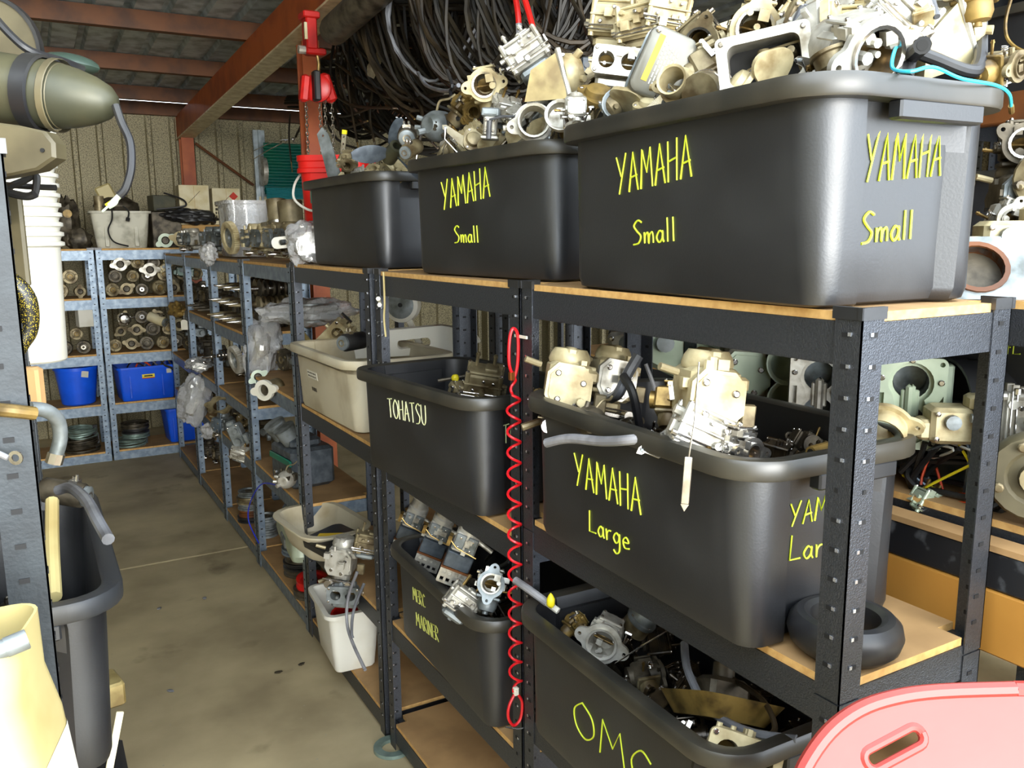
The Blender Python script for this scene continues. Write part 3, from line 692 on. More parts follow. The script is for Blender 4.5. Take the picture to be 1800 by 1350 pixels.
def clear_bowl(m='tan_cast'):
    """wedge-shaped intake casting on a round flange"""
    e = empty('intake_cover')
    MB().rings([[(-.055, -.03, -.03), (.02, -.034, -.045), (.03, -.03, .04), (-.03, -.03, .02)], [(-.04, .02, -.02), (.016, .03, -.036), (.022, .03, .034), (-.02, .02, .012)]], True, True).obj('cover', m, e)
    MB().box((.026, 0, -.002), (.01, .07, .096), b=.003).obj('edge_flange', 'alu_clean', e)
    MB().lathe([(.0003, 0), (.036, 0), (.038, .006), (.034, .02), (.02, .034), (.0003, .036)], (.03, 0, 0), (1, 0, 0), 20).cyl((.05, -.012, .02), (.066, -.02, .03), .007, n=10).cyl((.05, -.016, -.014), (.06, -.03, -.02), .006, n=10).obj('chamber', 'alu_cream', e)
    screws(e, [(.032, -.03, z) for z in (-.04, -.01, .03)], (0, -1, 0), .004)
    return e
def tube_thing(name, pts, r, m, n=8, tip=None, ns=6, label=None, cat=None, group=None, hollow=False):
    """a hose or cable along a smooth path, root at its first point"""
    o0 = Vector(pts[0]); P = spline([Vector(p) - o0 for p in pts], ns)
    e = empty(name, o0) if tip else None
    mb = MB(); mb.tube(P, r, n)
    if hollow:
        for q, d in ((P[0], P[0] - P[1]), (P[-1], P[-1] - P[-2])):
            pass
    o = mb.obj('sheath' if tip else name, m, e)
    if tip:
        tm, tr, tl = tip; d = (P[-1] - P[-2]).normalized(); MB().cyl(P[-1] - d * tl * .2, P[-1] + d * tl, tr, n=8).obj('tip', tm, e)
    else: o.location = o0
    if hollow:
        for q, d in ((P[0], P[0] - P[1]), (P[-1], P[-1] - P[-2])):
            d = d.normalized(); MB().cyl(q + d * .0002, q + d * .0008, r * .62, n=10).obj('bore', 'bore_dark', e or o)
    return tag(e or o, label, cat, group)
def put(e, loc, rot=(0, 0, 0), sc=1.0, label=None, cat='carburettor', group=None):
    e.location = loc; e.rotation_euler = tuple(R(a) for a in rot); e.scale = (sc, sc, sc)
    return tag(e, label, cat, group)

# ================================================================== carburettors heaped in the top tubs
GY = 'carburettor parts heaped in the nearest top tub'
put(air_box(), (0.970, 1.184, 1.929), (0, 24, -34), 1.0, 'grey air box cover with yellow strip and fine print, leaning on the heap', 'cover')
put(horn('alu_cream', .022), (0.930, 1.099, 1.887), (-15, 25, -70), .95, 'cream adaptor ring with an oval flange, leaning beside the air box cover', 'adaptor')
put(dome('steel_bright'), (0.960, 1.066, 1.874), (-78, 0, -60), .85, 'bright round dome lying between the adaptor ring and the open housing', 'pump part')
put(frame_housing(), (0.960, 0.939, 1.893), (0, -9, -48), 1.0, 'open rectangular alloy housing with a dark inside, on the near tub rim', 'housing')
put(carb_throat('alu_cream', 3, .022, 'alu_cream'), (1.060, 1.064, 1.976), (10, 12, -40), 1.15, 'pale carburettor with a wide round throat, above the open housing')
put(carb_throat('alu_clean', 11, .026, 'alu_clean', 'alu_clean'), (1.000, 0.808, 1.889), (18, -18, -20), 1.25, 'big bright carburettor with its throat facing the door, nearest corner of the heap')
put(carb_bank('alu_clean', 5, 1, 'alu_cream'), (1.060, 0.931, 1.941), (-20, 30, 10), 1.0, 'large cream carburettor body lying on its side next to the big bright one', 'carburettor')
put(carb_box('alu_clean', 8), (1.120, 0.844, 1.955), (0, 40, -25), 1.1, 'bright square carburettor with a long tube, high at the back of the heap')
put(clear_bowl('alu_cream'), (1.200, 0.837, 1.931), (10, -30, -20), 1.1, 'tan wedge-shaped casting behind the black rubber hoses', 'casting')
put(regulator('alu_dirty', 4), (1.050, 0.969, 1.974), (0, 25, -30), 1.0, 'silver choke fitting sticking up between the pale and the large carburettor', 'fitting')
put(carb_box('alu_cream', 21, 'alu_cream'), (1.200, 1.629, 2.119), (0, 8, -45), 1.35, 'tall cream carburettor body at the back of the heap, left of two pale plates')
put(carb_box('alu_cream', 22, 'alu_dirty'), (1.190, 1.522, 2.090), (0, -5, -60), 1.2, 'cream upright carburettor standing behind the air box cover')
put(carb_box('alu_cream', 23, 'alu_cream'), (1.220, 1.476, 2.106), (5, 10, -30), 1.15, 'cream upright carburettor, last of the pale ones at the back')
put(carb_throat('alu_dirty', 31, .018, 'gold_dirty'), (1.100, 1.234, 1.997), (20, -35, -60), 1.1, 'brownish carburettor with linkages, right of the pale plates')
put(carb_throat('alu_dirty', 32, .016, 'alu_dirty'), (1.030, 1.118, 1.936), (-30, 20, 40), .9, 'small brown carburettor above the bright round dome')
put(carb_twin('alu_clean', 33), (1.080, 1.458, 1.992), (0, 8, -35), .95, 'twin barrel carburettor under the tall cream bodies')
put(diaphragm(), (1.020, 1.442, 1.924), (35, -15, 0), 1.05, 'golden diaphragm cover lying on the near edge of the first tub', 'cover')
put(bowl('alu_grey'), (0.940, 1.256, 1.869), (60, 20, -40), 1.0, 'round alloy float bowl lying on the rim below the golden cover', 'float bowl')
put(carb_throat('alu_clean', 35, .014, 'steel_bright'), (0.960, 1.429, 1.878), (70, 0, -30), .8, 'small shiny carburettor at the far end of the first tub')
put(lever_bits(36), (0.920, 1.140, 1.855), (0, -35, -45), 1.0, 'steel throttle lever on the rim under the air box cover', 'lever')
b = empty('ignition_box'); MB().box((0, 0, 0), (.045, .04, .06), b=.003).obj('case', 'part_grey', b); MB().box((.0, -.021, 0), (.018, .002, .056)).obj('label_panel', 'card_white', b); MB().cyl((-.012, -.02, .012), (-.012, -.024, .012), .006, n=12).obj('knob', 'black_plastic', b)
put(b, (1.180, 1.691, 2.020), (0, 0, -30), 1.1, 'small dark blue and silver box behind the golden cover', 'box')
put(carb_throat('alu_dirty', 41, .017, 'gold_dirty'), (1.240, 0.754, 1.882), (20, 70, 20), .75, 'small oily carburettor at the back corner of the nearest tub')
tube_thing('rubber_hose', [(1.020, 0.752, 1.847), (1.050, 0.770, 1.878), (1.020, 0.732, 1.883), (1.000, 0.715, 1.881)], .011, 'rubber', 10, label='black rubber hose end standing up beside the bright carburettor', cat='hose', hollow=True)
tube_thing('rubber_hose', [(1.040, 0.772, 1.894), (1.100, 0.769, 1.884), (1.160, 0.758, 1.871), (1.200, 0.766, 1.885), (1.280, 0.820, 1.960), (1.300, 0.840, 2.023)], .009, 'rubber', 10, label='long black hose rising out of the heap past the tan casting', cat='hose', hollow=True)
tube_thing('control_cable', [(1.300, 0.855, 1.909), (1.340, 0.885, 1.980), (1.360, 0.901, 2.054)], .005, 'cable_brown', 6, label='thin brown cable hanging straight down right of the tan casting', cat='cable')
tube_thing('cyan_wire', [(1.050, 0.800, 1.907), (1.080, 0.805, 1.916), (1.000, 0.755, 1.881), (0.990, 0.748, 1.858), (0.980, 0.715, 1.848), (1.020, 0.712, 1.856), (1.080, 0.712, 1.847), (1.170, 0.721, 1.847), (1.220, 0.732, 1.841), (1.250, 0.745, 1.827)], .0024, 'cyan_wire', 6, tip=('brass', .004, .014), label='thin light blue wire draped over the rim of the nearest tub', cat='wire')

put(carb_throat('alu_cream', 51, .022, 'alu_cream'), (1.020, 1.908, 2.013), (8, -8, -38), 1.15, 'cream carburettor with a round throat facing the camera, on the second tub')
put(carb_box('alu_clean', 52), (1.060, 1.782, 2.063), (-10, -32, -35), 1.25, 'bright square carburettor perched on top of the second heap')
put(clear_bowl(), (1.000, 1.590, 1.975), (0, -15, -30), 1.15, 'wedge-shaped yellowed casting below the perched square carburettor', 'casting')
put(horn('alu_clean', .027), (0.960, 1.587, 1.887), (0, 8, -30), 1.1, 'bright flange with a wide bore, at the near end of the second tub', 'adaptor')
put(alternator('alu_grey', 54), (1.000, 2.155, 1.943), (0, 0, -65), 1.15, 'round grey pump with two ports, left of the cream throat carburettor', 'pump')
put(solenoid(), (1.000, 2.360, 1.940), (15, 0, -25), 1.15, 'brown starter solenoid with a round end, beside the propeller blade', 'solenoid')
put(solenoid('alu_dirty'), (0.950, 2.213, 1.887), (20, 10, -50), .85, 'smaller tan solenoid lying on the far rim of the second tub', 'solenoid')
put(regulator('alu_clean', 57), (0.960, 1.779, 1.899), (0, 4, -35), 1.0, 'silver choke fitting under the cream throat carburettor', 'fitting')
put(lever_bits(58), (0.940, 1.904, 1.885), (0, 38, -40), 1.1, 'bright steel lever with a pivot, on the rim of the second tub', 'lever')
put(diaphragm('alu_dirty'), (0.960, 1.865, 1.877), (70, 10, -20), .75, 'dirty yellow diaphragm cover on the rim of the second tub', 'cover')
put(carb_throat('gold_dirty', 60, .015, 'alu_dirty'), (1.030, 2.031, 1.976), (30, 30, 20), .95, 'brownish carburettor pressed against the cream throat carburettor')
put(carb_box('alu_clean', 61), (1.050, 1.863, 1.948), (40, 10, -10), .9, 'square carburettor half buried between the cream one and the flange')
put(bowl('alu_clean'), (0.970, 1.499, 1.887), (75, -10, -30), .9, 'shiny float bowl lying on the near end of the second tub', 'float bowl')
put(carb_throat('alu_dirty', 62, .018, 'gold_dirty'), (1.100, 1.647, 1.968), (-20, -60, 10), 1.0, 'dirty carburettor wedged where the two heaps meet')
tube_thing('fuel_hose', [(1.200, 2.725, 2.188), (1.150, 2.548, 2.118), (1.080, 2.258, 2.054), (1.050, 2.121, 2.047)], .006, 'cable_grey', 8, label='grey fuel hose curling behind the round pump', cat='hose')
tube_thing('fuel_hose', [(1.050, 2.189, 2.096), (1.040, 2.139, 2.049), (1.040, 2.150, 2.029), (1.000, 2.027, 1.946)], .005, 'rubber', 8, label='black corrugated hose stub over the brownish carburettor', cat='hose')
# filler carburettors deeper inside the tubs, they carry the heap
fill = [carb_throat('alu_dirty', 71, .018, 'alu_dirty'), carb_box('alu_dirty', 72, 'alu_dark'), carb_twin('alu_grey', 73)]
FL = 'dirty carburettor buried low in the heap of the top tubs'
rg = random.Random(5); used = set()
for (cx, cy, n) in ((1.06, 1.06, 11), (1.11, 1.857, 11), (1.10, 2.8, 5)):
    for k in range(n):
        i = k % 3; e = fill[i] if i not in used else copy_tree(fill[i]); used.add(i)
        gx, gy = k % 3, k // 3
        put(e, (cx - .075 + gx * .075 + rg.uniform(-.01, .01), cy - .19 + gy * .12 + rg.uniform(-.015, .015), 1.79 + rg.uniform(-.02, .015)), (rg.uniform(-60, 60), rg.uniform(-60, 60), rg.uniform(0, 360)), .85, FL, 'carburettor', 'buried carburettors in the top tubs')
hp = [carb_box('alu_cream', 171, 'alu_dirty'), carb_throat('alu_clean', 172, .02, 'alu_grey'), carb_twin('alu_cream', 173), carb_throat('alu_dirty', 174, .016, 'gold_dirty'), carb_box('alu_clean', 175), regulator('alu_cream', 176)]
uh_ = set(); rh_ = random.Random(44)
for (x0, x1, nx, y0, y1, ny, fz, lab, grp) in (
    (1.06, 1.20, 3, .80, 1.33, 6, lambda X, Y: 1.875 + (X - 1.02) * .75, 'carburettor at the back of the nearest heap, partly hidden by others', 'carburettors at the back of the nearest heap'),
    (1.04, 1.22, 3, 1.58, 2.12, 6, lambda X, Y: 1.865 + (X - 1.02) * .3 + (2.1 - Y) * .16, 'carburettor at the back of the second heap, partly hidden by others', 'carburettors at the back of the second heap'),
    (1.05, 1.2, 2, 2.55, 3.05, 4, lambda X, Y: 1.855, 'carburettor low in the third top tub, behind the propeller', 'carburettors in the third top tub')):
    for a in range(nx):
        for b in range(ny):
            X = x0 + (x1 - x0) * a / (nx - 1) + rh_.uniform(-.015, .015); Y = y0 + (y1 - y0) * b / (ny - 1) + rh_.uniform(-.015, .015)
            i = rh_.randrange(6); e = hp[i] if i not in uh_ else copy_tree(hp[i]); uh_.add(i)
            put(e, (X, Y, fz(X, Y) + rh_.uniform(-.012, .012)), (rh_.uniform(-50, 50), rh_.uniform(-50, 50), rh_.uniform(-120, 60)), rh_.uniform(.8, 1.0), lab, 'carburettor', grp)
lvp = [lever_bits(181), lever_bits(182, 'alu_dirty'), bowl('alu_dirty'), diaphragm('alu_cream')]; ul_ = set()
for (cx, cy0, cy1, n, lab, grp) in ((.93, .80, 1.34, 12, 'small lever or cover on the near rim of the nearest heap', 'small parts along the rim of the nearest heap'), (.97, 1.58, 2.14, 12, 'small lever or cover on the near rim of the second heap', 'small parts along the rim of the second heap')):
    for k in range(n):
        i = rh_.randrange(4); e = lvp[i] if i not in ul_ else copy_tree(lvp[i]); ul_.add(i)
        put(e, (cx + rh_.uniform(0, .05), cy0 + (cy1 - cy0) * (k + .5) / n, 1.862 + rh_.uniform(-.005, .02)), (rh_.uniform(-60, 60), rh_.uniform(-60, 60), rh_.uniform(-120, 60)), rh_.uniform(.65, .95), lab, 'part', grp)
# third tub: propeller, plates and brackets
pr = empty('propeller')
def blade(mb, ang, mt):
    rg_ = []
    for i in range(9):
        r = .02 + .014 * i; c = .026 * math.sin(PI * (.12 + .82 * i / 8)) ** .6; tw = R(52 - 3.4 * i); row = []
        for k in range(8):
            u = math.cos(2 * PI * k / 8) * c; v = math.sin(2 * PI * k / 8) * .0022; row.append((u * math.cos(tw) - v * math.sin(tw), r, u * math.sin(tw) + v * math.cos(tw)))
        rg_.append(row)
    mb.rings(rg_, True, True, mt)
MB().lathe([(.012, -.035), (.022, -.035), (.024, .0), (.02, .035), (.012, .035)], n=18, loop=True).obj('hub', 'gear_green', pr)
for k in range(3):
    mb = MB(); blade(mb, 0, Matrix.Rotation(2 * PI * k / 3, 4, 'Z')); mb.obj('blade', 'part_grey', pr)
put(pr, (0.980, 2.427, 1.897), (60, 20, -10), 1.0, 'dark grey propeller with one blade standing up out of the third tub', 'propeller')
pl = empty('bracket_plate'); MB().plate([(-.02, -.07), (.024, -.075), (.018, .05), (.004, .075), (-.018, .06)], [circ(.0, .05, .004, 10)], -.002, .002, XZ).obj('plate', 'alu_grey', pl); put(pl, (0.990, 3.071, 1.953), (0, -14, -45), 1.2, 'tall thin grey bracket plate standing in front of the red bucket', 'bracket')
rb = empty('rod_bracket'); MB().plate(rrect(.014, .06, .006), [circ(0, .018, .003, 8), circ(0, -.002, .003, 8)], -.0015, .0015, XZ).obj('strap', 'steel_bright', rb); MB().box((0, 0, .032), (.012, .01, .012)).obj('tag', 'yellow_plastic', rb); MB().cyl((0, 0, -.03), (0, 0, -.05), .008, .014, 10).obj('foot', 'alu_dirty', rb)
put(rb, (1.030, 3.010, 1.981), (0, 8, -40), 1.2, 'perforated steel strap with a yellow tip in the third tub', 'bracket')
put(carb_throat('alu_dirty', 81, .014, 'alu_dirty'), (1.000, 2.882, 1.905), (30, 0, -30), .9, 'tan carburettor at the far rim of the third tub')
wbk = empty('white_bracket'); MB().box((0, 0, 0), (.07, .03, .03), b=.004).plate(circ(0, 0, .022, 20), [circ(0, 0, .01, 12)], -.026, -.012, XZ).obj('clamp', 'steel_bright', wbk); put(wbk, (1.000, 2.671, 1.912), (0, -15, -35), 1.1, 'bright clamp bracket beside the propeller', 'bracket')

# ================================================================== YAMAHA Large tub
put(carb_bank('alu_cream', 91, 1), (0.930, 1.408, 1.350), (-6, 8, -28), 1.28, 'tan angular carburettor with a screwed cover plate, over the far rim of its tub')
put(carb_bank('alu_cream', 92, 1, 'alu_clean'), (1.040, 1.404, 1.355), (-6, 10, -20), 1.15, 'second tan carburettor right behind the angular cover plate', 'carburettor')
put(carb_bank('alu_cream', 93, 1, 'alu_cream'), (0.930, 0.998, 1.394), (-4, 6, -22), 1.25, 'pale carburettor with a rounded cover, at the middle of the near rim')
put(carb_box('alu_clean', 94), (0.900, 0.984, 1.340), (-10, 25, -30), 1.2, 'bright square carburettor hanging over the rim below the pale one')
put(carb_throat('steel_bright', 95, .013, 'alu_clean'), (0.930, 0.930, 1.325), (0, 10, 0), .95, 'small shiny carburettor standing inside the near corner of the tub')
put(carb_throat('brass', 96, .013, 'alu_dirty'), (0.930, 1.077, 1.376), (0, 30, 40), .8, 'brassy fittings cluster left of the pale carburettor', 'fitting')
put(lever_bits(97), (0.860, 1.028, 1.331), (0, -30, -30), 1.05, 'tan angled lever on the rim left of the hanging bar', 'lever')
put(alternator('alu_dark', 98), (0.880, 1.253, 1.313), (0, 20, -10), .8, 'dark linkage lump below the tan angular carburettor', 'linkage')
put(horn('alu_cream', .03), (1.160, 0.847, 1.347), (30, 15, -60), 1.0, 'rusty wide-bore flange leaning at the back corner of the tub', 'adaptor')
put(carb_throat('gold_dirty', 99, .013, 'gold_dirty'), (0.930, 1.513, 1.310), (0, -70, -40), .6, 'little brown fitting at the far rim corner', 'fitting')
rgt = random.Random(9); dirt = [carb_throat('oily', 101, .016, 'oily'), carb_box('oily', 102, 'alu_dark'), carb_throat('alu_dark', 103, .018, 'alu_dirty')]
used2 = set()
def heap(cx, cy, z, nx, ny, sx, sy, label, group, sc=1.0, seed=0, protos=dirt, seen=used2, rz=0, jz=.02):
    r = random.Random(seed)
    for a in range(nx):
        for b in range(ny):
            i = r.randrange(len(protos)); e = protos[i] if id(protos[i]) not in seen else copy_tree(protos[i]); seen.add(id(protos[i]))
            put(e, (cx + (a - (nx - 1) / 2) * sx + r.uniform(-.012, .012), cy + (b - (ny - 1) / 2) * sy + r.uniform(-.012, .012), z + r.uniform(-jz, jz)), (r.uniform(-70, 70), r.uniform(-70, 70), r.uniform(0, 360)), sc, label, 'carburettor', group)
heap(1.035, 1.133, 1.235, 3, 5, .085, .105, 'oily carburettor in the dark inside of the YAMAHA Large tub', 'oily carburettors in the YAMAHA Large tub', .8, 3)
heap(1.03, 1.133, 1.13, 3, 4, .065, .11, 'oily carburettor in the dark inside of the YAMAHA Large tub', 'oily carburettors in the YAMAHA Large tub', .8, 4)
tube_thing('grey_hose', [(0.800, 1.280, 1.278), (0.810, 1.222, 1.297), (0.820, 1.134, 1.309), (0.830, 1.069, 1.324), (0.860, 1.049, 1.331)], .0088, 'hose_grey', 10, label='light grey hose lying along the front rim above the lettering', cat='hose', hollow=True)
hb = empty('hanging_bar'); MB().box((0, 0, 0), (.012, .004, .07), b=.001).prism([(-.006, -.035), (.006, -.035), (0, -.046)], -.002, .002, XZ).obj('bar', 'steel_bright', hb, smooth=0); MB().tube([(0, 0, .034), (.004, 0, .09), (.004, .02, .17)], .0013, 6).obj('wire', 'steel_bright', hb)
put(hb, (0.800, 0.901, 1.302), (0, 3, -40), 1.0, 'flat steel bar hanging on a wire in front of the tub', 'bar')
tube_thing('fuel_hose', [(1.020, 1.297, 1.420), (1.000, 1.301, 1.388), (0.980, 1.304, 1.350), (1.000, 1.355, 1.329)], .011, 'cable_grey', 8, label='thick dark grey hose between the two tan carburettors', cat='hose', hollow=True)
tube_thing('fuel_hose', [(0.980, 1.292, 1.385), (0.980, 1.262, 1.357), (1.000, 1.268, 1.298), (1.030, 1.295, 1.261)], .0085, 'rubber', 8, label='black hose bending down into the tub behind the tan carburettors', cat='hose')
tube_thing('fuel_hose', [(1.040, 1.299, 1.402), (1.050, 1.284, 1.358), (1.050, 1.265, 1.321)], .004, 'hose_grey', 8, label='thin grey hose dropping into the tub next to the black one', cat='hose')
tube_thing('gold_pipe', [(1.040, 0.888, 1.314), (1.100, 0.892, 1.316)], .010, 'gold_dirty', 10, label='golden pipe end inside the tub by the front post', cat='pipe', hollow=True)

for k in range(8):
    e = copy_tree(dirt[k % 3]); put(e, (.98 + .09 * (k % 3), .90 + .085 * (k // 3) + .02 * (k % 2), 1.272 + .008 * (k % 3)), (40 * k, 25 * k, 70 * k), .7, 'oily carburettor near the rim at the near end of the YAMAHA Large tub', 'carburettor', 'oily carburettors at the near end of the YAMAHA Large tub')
# ================================================================== TOHATSU tub
heap(1.02, 2.03, 1.08, 3, 5, .06, .10, 'oily carburettor low in the half empty TOHATSU tub', 'oily carburettors in the TOHATSU tub', .75, 7)
put(carb_box('alu_dirty', 110, 'alu_dirty'), (1.050, 2.001, 1.262), (20, 10, -30), 1.3, 'brown carburettor on the near side inside the TOHATSU tub')
fv = empty('fuel_valve'); MB().cyl((-.05, 0, 0), (.05, 0, 0), .005, n=8).obj('pipe', 'alu_dark', fv); MB().sphere((0, -.004, 0), .012, 10, 6).box((0, -.012, -.012), (.012, .008, .02)).obj('tap', 'yellow_plastic', fv)
put(fv, (1.050, 2.177, 1.250), (0, -8, -20), 1.0, 'thin pipe with a dull yellow tap inside the TOHATSU tub', 'valve')
put(carb_throat('alu_dirty', 111, .012, 'brass'), (1.000, 2.047, 1.232), (30, 0, 10), .7, 'brassy little carburettor below the yellow tap')

# ================================================================== MERC MARINER tub
def merc(seed=0):
    rng = random.Random(seed); e = empty('carburettor')
    t = MB(); t.lathe([(.022, 0), (.031, 0), (.033, -.01), (.029, -.018), (.029, -.042), (.033, -.046), (.033, -.06), (.02, -.06)], (0, 0, .1), n=20, loop=True); t.obj('intake_barrel', 'alu_clean', e)
    b = MB(); b.box((0, 0, .012), (.066, .06, .06), b=.004); bosses(b, rng, .033, .03, .035, 12); b.obj('body', 'alu_clean', e)
    p = MB(); 
    for x in (-.017, .017): p.box((x, -.032, .016), (.028, .006, .046), b=.002)
    stuffed(p.obj('side_cover', 'alu_grey', e)); screws(e, [(x, -.035, z) for x in (-.017, .017) for z in (0, .03)], (0, -1, 0), .0036)
    MB().box((0, -.002, -.044), (.074, .066, .048), b=.003).obj('float_chamber', 'part_grey', e); MB().box((0, 0, -.071), (.08, .07, .006)).obj('gasket', 'rust_paint', e)
    bt = MB(); hs = [[(x + a * .005, z + c * .007) for a, c in ((-1, -1), (1, -1), (1, 1), (-1, 1))] for x in (-.026, -.009, .009, .026) for z in (-.012, .012)]
    bt.plate(rrect(.078, .05, .004), hs, -.034, -.028, Matrix.Translation((0, 0, -.095)) @ XZ); bt.box((0, .004, -.092), (.074, .062, .032), b=.003); bt.obj('reed_base', 'alu_clean', e)
    l = MB(); l.tube([(-.05, -.036, .02), (-.02, -.04, .0), (.04, -.04, -.01)], .002, 6); l.box((-.044, -.03, .012), (.01, .02, .03)); l.obj('linkage_rod', 'brass', e)
    h = MB(); h.cyl((.03, -.02, .03), (.075, -.03, .02), .006, n=8); h.obj('pipe_stub', 'alu_clean', e)
    return e
put(merc(1), (0.930, 1.887, 0.866), (8, 22, -32), .95, 'nearest of the three matching silver carburettors leaning in the MERC MARINER tub')
put(merc(2), (0.970, 2.137, 0.813), (8, 22, -32), .95, 'middle one of the three silver carburettors in the MERC MARINER tub')
put(merc(3), (1.000, 2.392, 0.767), (8, 22, -32), .95, 'farthest of the three silver carburettors in the MERC MARINER tub')
put(carb_throat('alu_clean', 122, .02, 'alu_grey', 'alu_grey'), (0.930, 1.745, 0.804), (-28, 12, -38), 1.05, 'grey carburettor with a golden throat near the red cord')
put(carb_box('alu_clean', 123), (0.880, 1.811, 0.746), (-10, 38, -30), 1.05, 'bright square carburettor on the rim of the MERC MARINER tub')
heap(1.06, 1.97, .62, 3, 4, .075, .12, 'dark carburettor inside the MERC MARINER tub', 'dark carburettors in the MERC MARINER tub', .8, 12)
tube_thing('fuel_hose', [(1.050, 1.999, 0.757), (1.030, 1.879, 0.842), (1.000, 1.780, 0.842), (0.980, 1.819, 0.809)], .006, 'rubber', 8, label='black hose loop behind the golden throat carburettor', cat='hose')
# ================================================================== OMC tub
put(carb_throat('alu_clean', 131, .024, 'alu_grey', 'alu_clean'), (0.980, 1.343, 0.823), (-8, 20, -48), 1.15, 'clean grey carburettor with a round throat in the OMC tub')
put(dome('alu_grey'), (1.080, 1.351, 0.834), (20, 30, -20), .9, 'grey domed pump behind the clean carburettor in the OMC tub', 'pump part')
put(carb_box('alu_dark', 132, 'alu_grey'), (1.140, 1.546, 0.800), (20, -30, -20), .9, 'grey blue carburettor at the far end of the OMC tub')
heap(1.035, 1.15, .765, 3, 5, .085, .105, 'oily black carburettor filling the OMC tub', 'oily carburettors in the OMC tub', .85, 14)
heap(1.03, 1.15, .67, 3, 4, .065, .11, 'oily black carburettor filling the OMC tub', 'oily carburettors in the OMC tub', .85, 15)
pan = empty('oil_pan'); MB().rings([[(x, y, z) for x, y in rrect(a, b_, .03)] for a, b_, z in ((.12, .15, -.03), (.15, .19, .0), (.16, .20, .008), (.15, .19, .008), (.115, .145, -.024))], True, True).obj('pan', 'gold_dirty', pan); MB().box((.02, .03, .02), (.08, .07, .05), b=.008).cyl((.02, .03, .04), (.02, .03, .07), .02, n=12).obj('casting', 'alu_dark', pan)
put(pan, (1.000, 1.024, 0.834), (-28, 18, -20), 1.0, 'brown oily pan with a dark casting, in the near half of the OMC tub', 'pan')
put(carb_twin('alu_cream', 133), (0.920, 0.894, 0.835), (-25, 15, -40), 1.1, 'yellowed carburettor by the near rim of the OMC tub')
tube_thing('fuel_hose', [(1.000, 1.120, 0.905), (0.970, 1.074, 0.878), (0.950, 0.999, 0.851), (0.950, 0.913, 0.855), (0.980, 0.834, 0.873)], .0075, 'cable_grey', 8, label='grey hose curving over the oily pan', cat='hose')
tube_thing('fuel_hose', [(1.050, 1.041, 0.855), (1.020, 0.944, 0.873), (1.000, 0.896, 0.853), (0.970, 0.894, 0.843)], .005, 'cable_brown', 8, label='thin brown hose looping beside the grey one', cat='hose')
tube_thing('fuel_hose', [(0.850, 0.911, 0.822), (0.860, 0.912, 0.844), (0.900, 0.927, 0.840)], .012, 'rubber', 8, label='short black hose on the near rim of the OMC tub', cat='hose')
tube_thing('steel_rod', [(0.950, 1.263, 0.812), (0.950, 1.179, 0.887), (0.970, 1.129, 0.934)], .0016, 'steel_bright', 6, label='thin bright steel rod lying across the OMC heap', cat='rod')
fp = tube_thing('primer_pipe', [(0.870, 1.522, 0.910), (0.880, 1.480, 0.902), (0.900, 1.439, 0.883)], .0085, 'hose_grey', 10, tip=('white_plastic', .007, .03), label='grey pipe with a yellow clip reaching over the OMC tub', cat='pipe')
cl = MB(); cl.lathe([(.0003, .02), (.004, .016), (.009, .006), (.009, -.006), (.005, -.012), (.0003, -.014)], n=10); c_ = cl.obj('clip', 'yellow_plastic', fp); c_.location = Vector((0.895, 1.417, 0.895)) - fp.location
put(carb_throat('gold_dirty', 134, .013, 'gold_dirty'), (0.960, 1.413, 0.830), (0, 60, 0), .6, 'brown brass fitting at the end of the grey pipe', 'fitting')

# ================================================================== more machine parts
def crankshaft(seed=0, m='steel_bright', n=3):
    rng = random.Random(seed); e = empty('crankshaft'); L = .055 * n + .09
    a = MB(); a.lathe([(.0003, -.14), (.004, -.139), (.010, -.075), (.014, -.07), (.014, 0), (.0003, 0)], (0, 0, 0), (0, 1, 0), 14); a.obj('tapered_shaft', m, e)
    j = MB(); w_ = MB()
    for i in range(n):
        y = .01 + i * .06; a_ = 2 * PI * i / n
        for k in (0, 1):
            yy = y + k * .026
            q = [(.042 * math.cos(t) , .042 * math.sin(t)) for t in [2 * PI * s / 20 for s in range(20)]]
            w_.rings([[(x, yy, z) for x, z in q], [(x, yy + .012, z) for x, z in q]], True, True)
        j.cyl((.022 * math.cos(a_), y + .01, .022 * math.sin(a_)), (.022 * math.cos(a_), y + .03, .022 * math.sin(a_)), .013, n=10); j.cyl((0, y + .036, 0), (0, y + .064, 0), .018, n=12)
    w_.obj('crank_web', m if seed % 2 else 'alu_dark', e); stuffed(e.children[-1]); stuffed(j.obj('journal', m, e))
    MB().lathe([(.0003, 0), (.012, 0), (.012, .05), (.006, .052), (.006, .075), (.0003, .075)], (0, .01 + n * .06, 0), (0, 1, 0), 12).obj('spline_end', m, e)
    return e
def gear_ring(r=.06, h=.02, m='alu_clean', teeth=40):
    e = empty('flywheel_ring'); q = []
    for k in range(teeth * 2):
        a = 2 * PI * k / (teeth * 2); rr = r if k % 2 else r * .93; q.append((rr * math.cos(a), rr * math.sin(a)))
    MB().plate(q, [circ(0, 0, r * .62, 24)], -h / 2, h / 2).obj('toothed_rim', m, e)
    MB().plate(circ(0, 0, r * .63, 24), [circ(0, 0, r * .2, 12)] + [circ(r * .42 * math.cos(a), r * .42 * math.sin(a), r * .09, 8) for a in (.5, 2.6, 4.7)], -h * .2, h * .2).obj('web', 'alu_grey', e)
    return e
